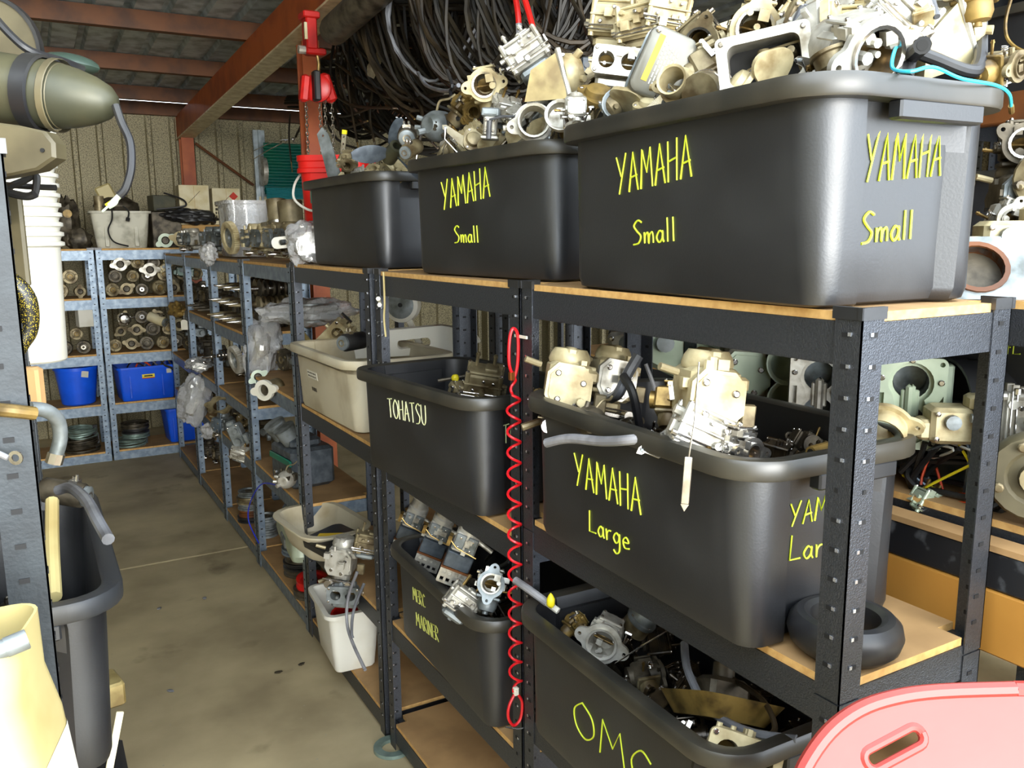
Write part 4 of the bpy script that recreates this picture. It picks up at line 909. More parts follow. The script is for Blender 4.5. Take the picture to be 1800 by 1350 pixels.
def power_head(m='pale_green'):
    """block face with two round bores joined by a waist: the figure of eight"""
    e = empty('engine_block'); W, H = .115, .165
    def fig8():
        o = []; r = .037; d = .037
        for a in range(-52, 233, 15): o.append((.0 + r * math.cos(R(a)), d + r * math.sin(R(a)) ))
        for a in range(128, 413, 15): o.append((r * math.cos(R(a)), -d + r * math.sin(R(a))))
        return o
    holes = [fig8()] + [circ(x, z, .0045, 8) for x in (-.048, .048) for z in (-.072, .072)] + [[(x - .005, -.018), (x + .005, -.018), (x + .005, .018), (x - .005, .018)] for x in (-.048,)] + [[(.043, 0), (.053, .016), (.053, -.016)]]
    MB().plate(rrect(W, H, .012), holes, -.03, -.018, XZ).obj('deck_plate', m, e)
    b = MB(); b.plate(rrect(W * .96, H * .96, .014), [circ(0, .037, .03, 20), circ(0, -.037, .03, 20)], -.018, .05, XZ); b.box((.062, .02, 0), (.014, .06, .14), b=.003); b.obj('casting', m, e)
    for s in (-1, 1): MB().lathe([(.029, 0), (.029, .06), (.0003, .06)], (0, -.012, s * .037), (0, 1, 0), 20, open0=True).obj('bore_liner', 'alu_grey', e)
    MB().box((0, -.026, 0), (.016, .012, .07), b=.005).box((0, -.02, 0), (.03, .006, .05), b=.003).obj('reed_bridge', m, e)
    screws(e, [(x, -.03, z) for x, z in ((-.048, .045), (.048, .04), (-.048, -.045), (.048, -.045), (.0, .078), (0, -.078))], (0, -1, 0), .0055, .004)
    return e
def round_housing(seed=0, m='alu_dark'):
    rng = random.Random(seed); e = empty('gear_housing'); r = .05
    MB().lathe([(.0003, -.05), (.018, -.05), (.02, -.044), (.030, -.042), (.034, -.046), (r, -.046), (r + .004, -.04), (r + .004, -.02), (r - .006, -.015), (r - .008, .05), (.0003, .05)], ax=(0, 1, 0), n=20).obj('housing', m, e)
    MB().ring((0, -.052, 0), (0, 1, 0), .018, .009, .006, 16).obj('hub', rng.choice(('alu_dirty', 'steel_bright', 'gold_dirty', 'alu_dark')), e)
    screws(e, [(.041 * math.cos(a), -.05, .041 * math.sin(a)) for a in (.4, 2.0, 3.5, 5.1)], (0, -1, 0), .006, .005, 'alu_dirty')
    return e
def flange_housing(seed=0, m='alu_clean'):
    e = empty('bearing_carrier')
    MB().plate(ear_plate(1, 1, .042, .022, (30, 210)), [circ(0, 0, .024, 20)], -.045, -.03, XZ).obj('flange', m, e)
    MB().lathe([(.024, -.03), (.034, -.03), (.036, .05), (.024, .05)], ax=(0, 1, 0), n=18, loop=True).obj('sleeve', 'alu_dirty', e); MB().lathe([(.0003, -.034), (.018, -.036), (.024, -.03)], ax=(0, 1, 0), n=16).obj('seal', 'alu_dark', e)
    return e
def bracket_casting(seed=0, m='zinc_green'):
    rng = random.Random(seed); e = empty('casting'); b = MB(); b.box((0, 0, 0), (.13, .07, .07), b=.008); b.box((.03, -.01, .045), (.06, .05, .03), b=.006); b.box((-.07, 0, -.01), (.03, .05, .04), b=.006); b.obj('body', m, e)
    c = MB(); c.cyl((.03, -.034, .0), (.03, -.052, 0), .02, n=14); c.cyl((-.03, -.034, .01), (-.03, -.048, .01), .014, n=12); c.obj('boss', 'alu_grey', e); screws(e, [(x, -.036, z) for x in (-.055, .055) for z in (-.024, .024)], (0, -1, 0), .005)
    return e
def pulley_stack(n=4, r=.09, m='alu_dark', ms=None, seed=0):
    """one thing per disc: returns the discs stacked up from z = 0"""
    rng = random.Random(seed); o = []; z = 0
    for i in range(n):
        h = rng.uniform(.028, .042); rr = r * rng.uniform(.82, 1.0); mm = (ms or [m])[i % len(ms or [m])]; e = empty('flywheel')
        MB().lathe([(rr * .35, 0), (rr, 0), (rr * 1.0, h * .25), (rr * .9, h * .4), (rr * .9, h * .6), (rr, h * .75), (rr, h), (rr * .8, h), (rr * .74, h * .7), (rr * .35, h * .7)], n=26, loop=True).obj('rim', mm, e)
        MB().lathe([(rr * .12, 0), (rr * .36, 0), (rr * .36, h * .95), (rr * .12, h * .95)], n=16, loop=True).obj('hub', 'alu_dark', e)
        o.append((e, z)); z += h + .001
    return o
def lump(nm, sx, sy, sz, seed, m='cling_film', core=None, n=28):
    e = empty(nm); MB().sphere((0, 0, 0), 1, n, n // 2 + 4, (sx, sy, sz), .45, seed, 2.6).obj('wrap', m, e, smooth=25)
    if core: core.parent = e
    return e
def crumple(o, amp, fr, seed):
    for v in o.data.vertices:
        d = noise.noise(v.co * fr + Vector((seed, seed * 2, 0))); v.co += v.normal * amp * d
def film_lump(nm, s, seed, m='cling_film', core='alu_cream'):
    e = empty(nm); o = MB().sphere((0, 0, 0), 1, 40, 26, s, .35, seed, 2.2).obj('wrap', m, e, smooth=20); o.data.update(); crumple(o, .014, 26, seed); crumple(o, .006, 60, seed + 4)
    c = MB(); rng = random.Random(seed); c.box((0, 0, 0), (s[0] * 1.1, s[1] * 1.0, s[2] * 1.2), b=.01); c.cyl((0, 0, -s[2] * .7), (0, 0, s[2] * .7), s[0] * .4, n=12); bosses(c, rng, s[0] * .55, s[1] * .5, s[2] * .6, 16); c.obj('wrapped_part', core, e)
    return e
def rtub(nm, W, L, H, taper, m, t=.004, r=.03, rimw=.014, bowz=None):
    """plain tapered bin with a rolled rim; origin at the base centre"""
    e = empty(nm); lp = lambda a, b, rr, z: [(x, y, z) for x, y in rrect(a, b, rr)]
    rg_ = [lp(W - 2 * taper - .01, L - 2 * taper - .01, r, 0), lp(W - 2 * taper, L - 2 * taper, r, .008)] + [lp(W - 2 * taper * (1 - k), L - 2 * taper * (1 - k), r + .01 * k, H * k) for k in (.33, .66, .94)]
    inn = [lp(W - 2 * taper * (1 - k) - 2 * t, L - 2 * taper * (1 - k) - 2 * t, r, max(.008, H * k)) for k in (.99, .6, .3, .0)]
    MB().rings(rg_, True, False).rings(inn, False, True).obj('body', m, e, smooth=40)
    z = H * .94; a, b = W - 2 * taper * .06, L - 2 * taper * .06
    MB().rings([lp(a, b, r + .008, z), lp(W + 2 * rimw, L + 2 * rimw, r + .02, z), lp(W + 2 * rimw, L + 2 * rimw, r + .02, H), lp(W - 2 * t, L - 2 * t, r, H + .001), lp(W - 2 * t - .001, L - 2 * t - .001, r, H * .98)]).obj('rim', m, e, smooth=40)
    return e
def box_thing(nm, d, m, label, cat, loc, rz=0, b=.004, lid=None):
    e = empty(nm); MB().box((0, 0, d[2] / 2), d, b=b).obj('case', m, e)
    return put(e, loc, (0, 0, rz), 1, label, cat)

# ================================================================== third bay
lp_ = MB().box((0, 0, 0), (.0008, .11, .03)).obj('paper_label', 'paper', T9, smooth=0); lp_.location = (-.213, .0, .165); lp_.rotation_euler = (0, R(-9), 0)
tx = MB(); rgx = random.Random(3)
for k in range(2):
    v = -.045
    while v < .045: L = rgx.uniform(.004, .01); tx.box((-.0008, -v, .006 - k * .012), (.0006, L, .004)); v += L + .004
o = tx.obj('handwriting', 'print_dark', lp_, smooth=0); stuffed(o)
l2 = MB(); v = -.02
while v < .03: L = rgx.uniform(.006, .012); l2.box((0, -v, 0), (.0006, L, .014)); v += L + .003
o = l2.obj('stamped_lettering', 'print_dark', T9, smooth=0); stuffed(o); o.location = (-.2045, .01, .11); o.rotation_euler = (0, R(-9), 0)
put(carb_twin('alu_cream', 201), (1.080, 3.350, 1.261), (20, -40, -50), 1.5, 'tan twin carburettor standing in the cream crate')
put(solenoid('rubber'), (1.000, 2.898, 1.285), (0, 0, -60), 1.3, 'black cylinder beside the tan twin carburettor in the cream crate', 'part')
tube_thing('cream_tube', [(1.020, 3.633, 1.250), (1.020, 3.489, 1.209)], .010, 'cream_plastic', 8, label='short cream tube leaning at the far wall of the cream crate', cat='tube')
heap(1.075, 2.965, 1.07, 2, 4, .09, .12, 'brown carburettor at the bottom of the cream crate', 'carburettors in the cream crate', 1.1, 21)
# long white hull-shaped plastic cover with a slot, behind the third bay posts
hc = empty('plastic_cover'); MB().plate([(-.20, -.03), (.14, -.05), (.22, -.02), (.20, .02), (.10, .05), (-.10, .055), (-.20, .04)], [rrect(.11, .03, .012)], -.01, .01, XZ).obj('shell', 'white_plastic', hc); put(hc, (1.270, 2.987, 1.253), (10, -6, -30), 1.15, 'white plastic cover with a long slot behind the cream crate', 'cover')
rd = empty('recoil_starter'); MB().lathe([(.0003, -.03), (.05, -.03), (.062, -.022), (.064, .02), (.0003, .02)], ax=(0, 1, 0), n=26).obj('drum', 'alu_grey', rd); MB().lathe([(.05, -.031), (.064, -.024), (.067, .006), (.064, .006)], ax=(0, 1, 0), n=26, loop=True).obj('band', 'white_plastic', rd); MB().cyl((0, -.03, 0), (0, -.034, 0), .008, n=10).obj('pin', 'bore_dark', rd); MB().box((.04, -.01, -.09), (.024, .012, .12), (0, R(-24), 0), b=.003).obj('arm', 'white_plastic', rd)
put(rd, (1.300, 3.162, 1.386), (0, 0, -40), 1.1, 'round grey starter drum with a white band and arm', 'part')
tube_thing('cream_string', [(0.895, 2.314, 1.552), (0.893, 2.308, 1.468), (0.894, 2.319, 1.418), (0.893, 2.308, 1.366)], .003, 'cream_plastic', 5, label='cream strap hanging down the post between second and third bay', cat='strap')
zt = empty('cable_tie_ends'); MB().cyl((0, 0, 0), (-.03, 0, .012), .004, .007, 6).cyl((0, 0, 0), (-.034, -.004, -.006), .004, .007, 6).obj('ends', 'paper', zt); stuffed(zt.children[0]); put(zt, (0.900, 2.363, 1.463), (0, 0, 60), 1, 'two white cable tie ends poking past the post', 'tie')
# cream oval tray with a black cover and tape
tr = rtub('cream_tray', .25, .42, .115, .03, 'crate_cream', r=.09, rimw=.02); put(tr, (.93, 3.17, .441), (0, 0, 6), 1, 'stained cream oval tray on the third bay, above the silver carburettors', 'tray')
pc = empty('plastic_cover'); MB().rings([[(x, y, z) for x, y in rrect(a, b_, .03)] for a, b_, z in ((.15, .22, 0), (.17, .24, .006), (.17, .24, .03), (.15, .22, .036))], True, True).obj('lid', 'black_plastic', pc); MB().box((.0, .03, .0365), (.035, .11, .001), (0, 0, R(35))).obj('tape', 'yellow_label', pc)
put(pc, (.93, 2.98, .505), (0, -10, 12), 1, 'black plastic lid with yellow tape lying half in the cream tray', 'cover')
wt = rtub('white_bin', .19, .30, .235, .02, 'white_plastic', r=.02); put(wt, (.935, 2.93, .087), (0, 0, -4), 1, 'small white bin under the silver carburettors on the bottom shelf', 'bin')
rc = empty('red_cup'); MB().lathe([(.0003, 0), (.04, 0), (.05, .09), (.054, .092), (.047, .09), (.038, .004), (.0003, .004)], n=20).obj('cup', 'red_plastic', rc); put(rc, (.95, 2.97, .16), (18, -10, 0), 1, 'red cup inside the small white bin', 'cup')
put(carb_bank('alu_clean', 210, 1, 'alu_clean'), (0.860, 2.713, 0.553), (-4, 6, -34), 1.25, 'silver carburettor standing on the small white bin')
put(carb_twin('alu_grey', 211), (0.860, 2.691, 0.447), (0, 4, -30), 1.05, 'grey twin carburettor stacked under the silver one on the white bin')
put(carb_box('alu_dirty', 212), (0.930, 2.644, 0.624), (0, 15, -20), 1.1, 'grey carburettor behind the silver one, next to the post')
tube_thing('fuel_hose', [(0.880, 2.609, 0.544), (0.850, 2.625, 0.453), (0.835, 2.603, 0.374), (0.830, 2.537, 0.332), (0.830, 2.422, 0.289)], .0055, 'hose_grey', 8, label='grey hose hanging from the silver carburettors past the white bin', cat='hose')
tube_thing('fuel_hose', [(0.890, 2.573, 0.514), (0.845, 2.556, 0.437), (0.828, 2.537, 0.373), (0.828, 2.528, 0.353)], .005, 'cable_grey', 8, label='shorter grey hose clamped to the longer one by the white bin', cat='hose')

# ================================================================== fourth to seventh bay
put(film_lump('wrapped_part', (.085, .10, .15), 3, core='alu_cream'), (1.000, 4.268, 1.116), (0, 6, -20), 1.05, 'yellowish plastic-wrapped machine part on the fourth bay beside the cream crate', 'wrapped part')
put(film_lump('wrapped_part', (.22, .12, .06), 8, core='alu_grey'), (1.120, 3.833, 1.317), (0, 0, -10), 1.0, 'long flat bundle wrapped in clear film behind the cream crate', 'wrapped part')
put(film_lump('wrapped_part', (.09, .09, .15), 5, core='alu_clean'), (0.860, 5.560, 0.653), (0, 14, 0), 1.05, 'silvery film-wrapped lump hanging out over the aisle from the fifth bay', 'wrapped part')
put(film_lump('wrapped_part', (.08, .14, .04), 11, core='steel_bright'), (0.900, 5.546, 0.877), (0, 0, -10), 1.0, 'film-wrapped shaft lying flat above the silvery lump', 'wrapped part')
put(gear_ring(.075, .03, 'alu_clean'), (0.920, 4.530, 1.027), (0, 80, 10), 1.0, 'toothed flywheel ring standing on edge beside the wrapped shaft', 'flywheel')
put(gear_ring(.05, .03, 'alu_cream'), (1.000, 4.752, 1.120), (8, 0, 0), 1.0, 'small toothed ring lying flat above the standing flywheel ring', 'flywheel')
put(crankshaft(301, 'steel_bright', 2), (0.930, 5.040, 0.988), (0, 0, -65), .8, 'bright short crankshaft lying between the wrapped shaft and the ring')
gk = empty('gasket_plate'); MB().plate(ear_plate(1, .7, .075, .02, (0, 60, 120, 180, 240, 300)), [circ(0, .0, .042, 20)], -.004, .004, XZ).obj('plate', 'alu_dirty', gk); put(gk, (0.880, 4.817, 0.741), (-50, 0, -35), 1.0, 'brown gasket plate with a big round hole, tilted up on the fifth bay', 'gasket')
put(carb_bank('alu_grey', 303, 1, 'steel_blue'), (0.920, 5.075, 0.581), (0, 0, -60), 1.1, 'blue-grey pump with a bolted plate under the gasket plate', 'pump')
put(bracket_casting(304, 'alu_grey'), (0.900, 4.511, 0.628), (0, 70, -30), 1.0, 'upright grey casting right of the bolted blue-grey pump', 'casting')
put(carb_box('alu_clean', 305), (0.900, 4.482, 0.539), (30, 20, -30), 1.1, 'bright square casting at the shelf edge under the upright grey casting', 'casting')
put(film_lump('wrapped_part', (.05, .05, .045), 13, core='alu_clean'), (0.880, 5.231, 0.514), (0, 0, 0), 1.0, 'small film-wrapped fitting next to the bolted pump', 'wrapped part')
put(flange_housing(306, 'white_plastic'), (0.900, 3.749, 0.994), (0, 20, -50), 1.1, 'white flanged cylinder between the wrapped part and the cream crate', 'cylinder')
put(flange_housing(307, 'pale_green'), (0.930, 4.109, 0.992), (-10, 0, -10), .8, 'pale flange with two ears next to the standing toothed ring', 'flange')
# engine block on the fourth bay, lower shelf
eb = empty('engine_block'); MB().box((0, 0, .09), (.20, .26, .18), b=.015).box((-.02, 0, .2), (.14, .22, .05), b=.015).obj('crankcase', 'part_grey', eb)
MB().cyl((-.06, -.05, .2), (-.1, -.05, .27), .04, .05, 16).cyl((-.06, .07, .2), (-.1, .07, .27), .04, .05, 16).obj('intake_trumpet', 'alu_grey', eb); stuffed(eb.children[-1]); MB().box((-.103, 0, .12), (.012, .25, .03), b=.004).obj('flange', 'teal_sheet', eb)
screws(eb, [(-.1, y, .04) for y in (-.08, .0, .08)], (-1, 0, 0), .012, .006)
put(eb, (1.02, 3.72, .561), (0, 0, 6), 1.0, 'dark blue-grey engine block with two trumpets on the fourth bay', 'engine')
pg = empty('engine_cowl'); MB().rings([[(x, y, z) for x, y in rrect(a, b_, .04)] for a, b_, z in ((.19, .46, 0), (.2, .5, .03), (.19, .47, .09), (.13, .38, .13))], True, True).obj('shell', 'pale_green', pg); MB().tube(spline([(-.09, -.2, .1), (-.06, 0, .135), (-.05, .18, .12)]), .009, 6).obj('moulded_rib', 'glass_green', pg); MB().lathe([(.0003, 0), (.05, 0), (.05, .09), (.0003, .09)], (.0, .27, .05), (0, 1, 0), 16).obj('bellows', 'rubber', pg); MB().box((-.095, .0, .03), (.02, .12, .05), b=.006).obj('latch', 'alu_grey', pg)
put(pg, (.99, 3.62, .30), (0, 0, -6), 1.0, 'pale green engine cowl with a black bellows on the lower fourth bay', 'cowl')
put(alternator('alu_clean', 310), (0.900, 3.560, 0.624), (0, 0, -40), 1.1, 'bright round motor below the pale green cowl', 'motor')
tube_thing('blue_wire', [(0.900, 3.597, 0.576), (0.870, 3.869, 0.532), (0.860, 4.101, 0.388), (0.860, 4.183, 0.263), (0.880, 4.076, 0.174)], .003, 'blue_wire', 6, label='thin blue wire drooping in front of a post over the aisle', cat='wire')
for k, (e, z) in enumerate(pulley_stack(5, .075, ms=['alu_grey', 'alu_dirty', 'alu_grey', 'rust_paint', 'rubber'][::-1], seed=1)): put(e, (.985, 4.72, .087 + z), (0, 0, 40 * k), 1, ['black flywheel at the bottom of the pile', 'rusty red flywheel second in the pile', 'grey flywheel in the middle of the pile', 'brownish flywheel second from the top', 'grey flywheel topping the pile'][k] + ' on the fifth bay floor shelf', 'flywheel')
for k, (e, z) in enumerate(pulley_stack(3, .06, ms=['alu_grey'], seed=2)): put(e, (1.0, 4.42, .087 + z), (0, 0, 30 * k), 1, 'grey flywheel in the short pile at the near end of the fifth bay', 'flywheel', 'short pile of grey flywheels')
for k, (e, z) in enumerate(pulley_stack(4, .095, ms=['alu_dark', 'rubber', 'alu_dark', 'steel_blue'], seed=3)): put(e, (1.02, 3.82, .087 + z), (0, 0, 30 * k), 1, ['dark flywheel lowest of the pile', 'black flywheel second of the pile', 'dark flywheel third of the pile', 'blue-grey flywheel topping the pile'][k] + ' on the bottom of the fourth bay', 'flywheel')
e = pulley_stack(1, .085, ms=['alu_dark'], seed=5)[0][0]; put(e, (.985, 3.55, .087), (0, 0, 0), 1, 'dark flywheel lying flat under the red pulley', 'flywheel')
e = pulley_stack(1, .07, ms=['red_paint'], seed=6)[0][0]; put(e, (.985, 3.55, .126), (10, 0, 0), 1, 'red pulley on the bottom shelf of the fourth bay', 'pulley')
# crankshafts in rows on the fifth bay
cranks = [crankshaft(320, 'steel_bright', 3), crankshaft(321, 'alu_dirty', 3)]
usedc = set()
for r_, (z, n) in enumerate(((1.235, 6), (1.315, 6), (1.395, 5))):
    for k in range(n):
        i = (k + r_) % 2; e = cranks[i] if i not in usedc else copy_tree(cranks[i]); usedc.add(i)
        put(e, (1.0 + .02 * r_, 4.42 + k * .105 + .03 * r_, z), (0, 20 * k, -86), 1, 'crankshaft with its tapered end pointing to the aisle, ' + ('bottom row', 'middle row', 'top row')[r_] + ' of the fifth bay', 'crankshaft', 'rows of crankshafts on the fifth bay')
tgp = empty('paper_tag'); MB().prism([(-.02, -.03), (.02, -.03), (.02, .02), (.01, .03), (-.01, .03), (-.02, .02)], -.0006, .0006, XZ).obj('tag', 'paper', tgp); MB().tube([(0, 0, .03), (0, .01, .07)], .001, 5).obj('string', 'paper', tgp); put(tgp, (0.880, 5.881, 1.096), (0, 0, -30), 1.1, 'white paper tag hanging from a crankshaft over the aisle', 'tag')
put(film_lump('wrapped_part', (.05, .09, .05), 17, m='gold_dirty', core='gold_dirty'), (0.880, 6.126, 1.175), (0, 0, 0), 1.0, 'amber waxed-paper bundle around a crankshaft end', 'wrapped part')
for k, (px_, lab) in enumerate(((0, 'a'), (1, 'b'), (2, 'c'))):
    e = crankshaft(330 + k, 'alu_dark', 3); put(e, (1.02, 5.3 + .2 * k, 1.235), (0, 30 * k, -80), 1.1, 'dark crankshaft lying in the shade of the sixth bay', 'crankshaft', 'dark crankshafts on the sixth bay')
# shaded castings on the low shelves of the far bays
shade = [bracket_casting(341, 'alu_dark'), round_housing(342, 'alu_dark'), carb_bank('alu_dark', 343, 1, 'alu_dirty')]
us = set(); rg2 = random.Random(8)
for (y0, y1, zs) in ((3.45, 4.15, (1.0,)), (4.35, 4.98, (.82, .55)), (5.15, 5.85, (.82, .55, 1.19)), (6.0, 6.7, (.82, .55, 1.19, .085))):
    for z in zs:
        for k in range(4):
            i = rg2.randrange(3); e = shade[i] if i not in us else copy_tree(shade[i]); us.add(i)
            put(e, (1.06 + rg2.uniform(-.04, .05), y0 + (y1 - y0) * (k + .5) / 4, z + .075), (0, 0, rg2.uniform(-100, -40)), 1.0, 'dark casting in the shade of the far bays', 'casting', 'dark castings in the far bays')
# top shelf row of engine parts
row = [(330, 420, 'pale', 'crankcase half with a lifting eye at the far end of the top row'), (372, 425, 'alu_grey', 'grey engine part second in the top row'), (450, 425, 'alu_cream', 'brown silver engine part right of the toothed ring'), (490, 425, 'alu_dirty', 'dirty engine part next to the film-wrapped bracket')]
for k, (px_, py_, mm, lab) in enumerate(row):
    pos = [(1.000, 6.258, 1.650), (1.000, 5.411, 1.632), (1.000, 4.280, 1.642), (1.000, 3.834, 1.637)][k]
    e = carb_bank('alu_clean' if mm == 'pale' else mm, 350 + k, 2, 'alu_grey'); put(e, (pos[0], pos[1], 1.552 + .085 * (1.15)), (0, 0, -75), 1.15, lab, 'engine part')
put(gear_ring(.085, .03, 'alu_cream', 48), (0.950, 4.625, 1.654), (0, 85, 12), 1.0, 'cream toothed ring standing on edge in the top row', 'flywheel')
put(film_lump('wrapped_part', (.09, .10, .085), 23, core='steel_bright'), (0.970, 3.275, 1.629), (0, 0, -20), 1.0, 'film-wrapped bright bracket at the end of the top shelf row', 'wrapped part')
ey = empty('lifting_eye'); MB().plate(rrect(.09, .045, .02), [rrect(.035, .022, .01)], -.006, .006, XZ).obj('eye', 'white_plastic', ey); put(ey, (0.880, 3.324, 1.634), (0, -6, -35), 1.0, 'white slotted eye sticking out of the film-wrapped bracket', 'bracket')
put(film_lump('wrapped_part', (.045, .045, .06), 29, core='alu_clean'), (0.880, 4.865, 1.567), (0, 0, 0), 1.0, 'film-wrapped knob capping a post of the fifth bay', 'wrapped part')
gl = rtub('clear_bin', .22, .3, .30, .01, 'cling_film'); put(gl, (1.08, 4.9, 1.552), (0, 0, 0), 1.0, 'grey see-through bin standing behind the top row', 'bin')
put(flange_housing(360, 'steel_bright'), (1.080, 4.165, 1.767), (80, 0, 0), 1.3, 'shiny cylinder with rings standing behind the dirty engine part', 'cylinder')
put(flange_housing(361, 'alu_grey'), (1.100, 3.994, 1.737), (80, 0, 0), 1.6, 'pale blue-grey cylinder standing next to the red bucket', 'cylinder')
# red pail
rp = empty('red_pail'); lp2 = lambda a, z, rr=.05: [(x, y, z) for x, y in rrect(a, a, rr)]
MB().rings([lp2(.22, 0), lp2(.225, .01), lp2(.25, .36), lp2(.244, .36), lp2(.215, .012)], True, True).obj('body', 'red_plastic', rp)
MB().rings([lp2(.25, .345), lp2(.272, .345), lp2(.272, .36), lp2(.264, .365), lp2(.264, .385), lp2(.272, .39), lp2(.272, .41), lp2(.25, .41), lp2(.245, .40)]).obj('rim', 'red_plastic', rp)
MB().tube(spline([(-.14, .0, .36), (-.15, -.09, .30), (-.135, -.14, .24), (-.06, -.15, .2), (.02, -.14, .24), (.1, -.15, .32), (.14, -.1, .36)]), .005, 6).obj('handle', 'white_plastic', rp)
MB().box((-.05, -.122, .27), (.06, .003, .08), (R(-2), 0, 0)).obj('green_label', 'teal_sheet', rp); MB().box((-.04, -.119, .14), (.04, .003, .11), (R(-2), 0, 0)).obj('bar_code_label', 'card_white', rp)
bc = MB()
for k in range(9): bc.box((-.04, -.121, .095 + k * .011), (.034, .0016, .003 + .003 * (k % 3 == 0)))
stuffed(bc.obj('bars', 'print_dark', rp, smooth=0))
put(rp, (1.12, 3.36, 1.552), (0, 0, -32), 1.0, 'red square pail with a white handle behind the third top tub', 'pail')

# ================================================================== back wall rack
wbn = rtub('grey_white_bin', .40, .30, .27, .03, 'grimy_white', r=.03); 
for sx in (-.10, .10): MB().box((sx, -.136, .12), (.03, .012, .22), (R(-7), 0, 0), b=.004).obj('moulded_rib', 'grimy_white', wbn)
put(wbn, (.66, 7.10, 1.586), (0, 0, -3), 1.0, 'grimy white ribbed bin on top of the back wall rack', 'bin')
og = empty('outboard_part'); MB().sphere((0, 0, 0), .11, 16, 10, (1.1, .7, .55), .3, 3).obj('cowl', 'alu_dark', og); MB().box((-.06, -.02, .08), (.09, .02, .09), (0, 20, 0), b=.008).obj('plate', 'cream_plastic', og); MB().cyl((-.1, -.03, -.04), (-.1, -.03, .06), .028, n=12).obj('cylinder', 'alu_dirty', og)
put(og, (.65, 7.08, 1.89), (0, 0, 0), 1.25, 'dark oily outboard part piled in the grimy white bin', 'part')
for nm, pts, rr, mm, lab in (
  ('wire_tail', [(0.595, 6.900, 1.890), (0.591, 6.900, 1.797), (0.558, 6.890, 1.715), (0.588, 6.880, 1.634), (0.684, 6.880, 1.600)], .006, 'rubber', 'black wire tail hanging down the front of the grimy white bin'),
  ('wire_tail', [(0.671, 6.900, 1.891), (0.705, 6.890, 1.850), (0.696, 6.880, 1.801)], .006, 'rubber', 'short black wire with a plug in front of the grimy white bin')):
    tube_thing(nm, pts, rr, mm, 6, label=lab, cat='wire', tip=('rubber', .014, .02) if 'plug' in lab else None)
d_ = empty('outboard_casing'); MB().sphere((0, 0, .2), .12, 14, 10, (.7, .6, 1.5), .4, 6).sphere((.06, 0, .06), .10, 12, 8, (1, .8, .8), .4, 7).obj('casing', 'alu_dark', d_); MB().cyl((0, -.08, .25), (0, -.1, .25), .03, n=12).obj('boss', 'gold_dirty', d_); put(d_, (.31, 7.1, 1.586), (0, 0, 0), 1.0, 'dark bulky outboard casing behind the white pails on the back rack', 'casing')
gb = box_thing('green_box', (.17, .14, .12), 'gear_green', 'olive box with a black cable right of the grimy white bin', 'box', (.97, 7.15, 1.86), 10)
tube_thing('black_cable', [(0.978, 7.050, 1.996), (1.098, 7.000, 1.949), (1.121, 6.980, 1.906), (1.070, 6.980, 1.889), (0.910, 7.000, 1.871)], .007, 'rubber', 6, label='black cable looping from the olive box over the cardboard boxes', cat='cable')
sb = box_thing('dark_box', (.22, .2, .27), 'alu_dark', 'dark box carrying the olive box beside the grimy white bin', 'box', (.98, 7.16, 1.587), 4)
put(flange_housing(401, 'pale_green'), (.955, 7.0, 1.64), (0, 0, -5), 1.25, 'pale green flange standing beside the grimy white bin', 'flange')
put(flange_housing(402, 'cream_plastic'), (1.06, 6.98, 1.65), (0, 40, -5), 1.35, 'cream ring flange next to the pale green one on the back rack', 'flange')
put(film_lump('hose_bundle', (.20, .08, .055), 31, m='rubber', core='rubber'), (1.16, 7.02, 1.82), (0, 4, 0), 1.0, 'black rubber bundle in front of the cardboard boxes', 'bundle')
cs = box_thing('cardboard_box', (.5, .2, .17), 'card', 'low cardboard box lying under the two upright boxes', 'box', (1.34, 7.15, 1.587), 0)
def carton(loc, d, rz, label, printed):
    e = empty('cardboard_box'); MB().box((0, 0, d[2] / 2), d, b=.002).obj('carton', 'card_white', e); MB().box((0, -d[1] / 2 - .0008, d[2] / 2), (.002, .001, d[2] * .96)).obj('tape_seam', 'card', e, smooth=0)
    f = -d[1] / 2 - .001
    t = MB(); r = random.Random(5)
    if printed:
        q = .034; MB().prism([(-q, 0), (0, -q), (q, 0), (0, q)], f - .0006, f, Matrix.Translation((d[0] * .26, 0, d[2] * .78)) @ XZ).obj('red_diamond', 'print_red', e, smooth=0)
        for k, (zz, hh) in enumerate(((.58, .014), (.52, .014), (.42, .02), (.32, .02), (.22, .02))):
            u = -d[0] * .42
            while u < d[0] * (.1 if k < 2 else .34): L = r.uniform(.01, .026); t.box((u + L / 2, f, d[2] * zz), (L, .001, hh)); u += L + .006
    MB().tube([(-d[0] * .2, f, d[2] * .55), (d[0] * .2, f, d[2] * .85)], .0016, 5).obj('pen_line', 'print_dark', e)
    if printed: stuffed(t.obj('printing', 'print_dark', e, smooth=0))
    return put(e, loc, (0, 0, rz), 1, label, 'box')
carton((1.20, 7.15, 1.759), (.22, .2, .30), -2, 'plain upright cardboard box in front of the red column', False)
carton((1.44, 7.14, 1.759), (.21, .2, .28), -3, 'upright cardboard box printed with a red diamond', True)
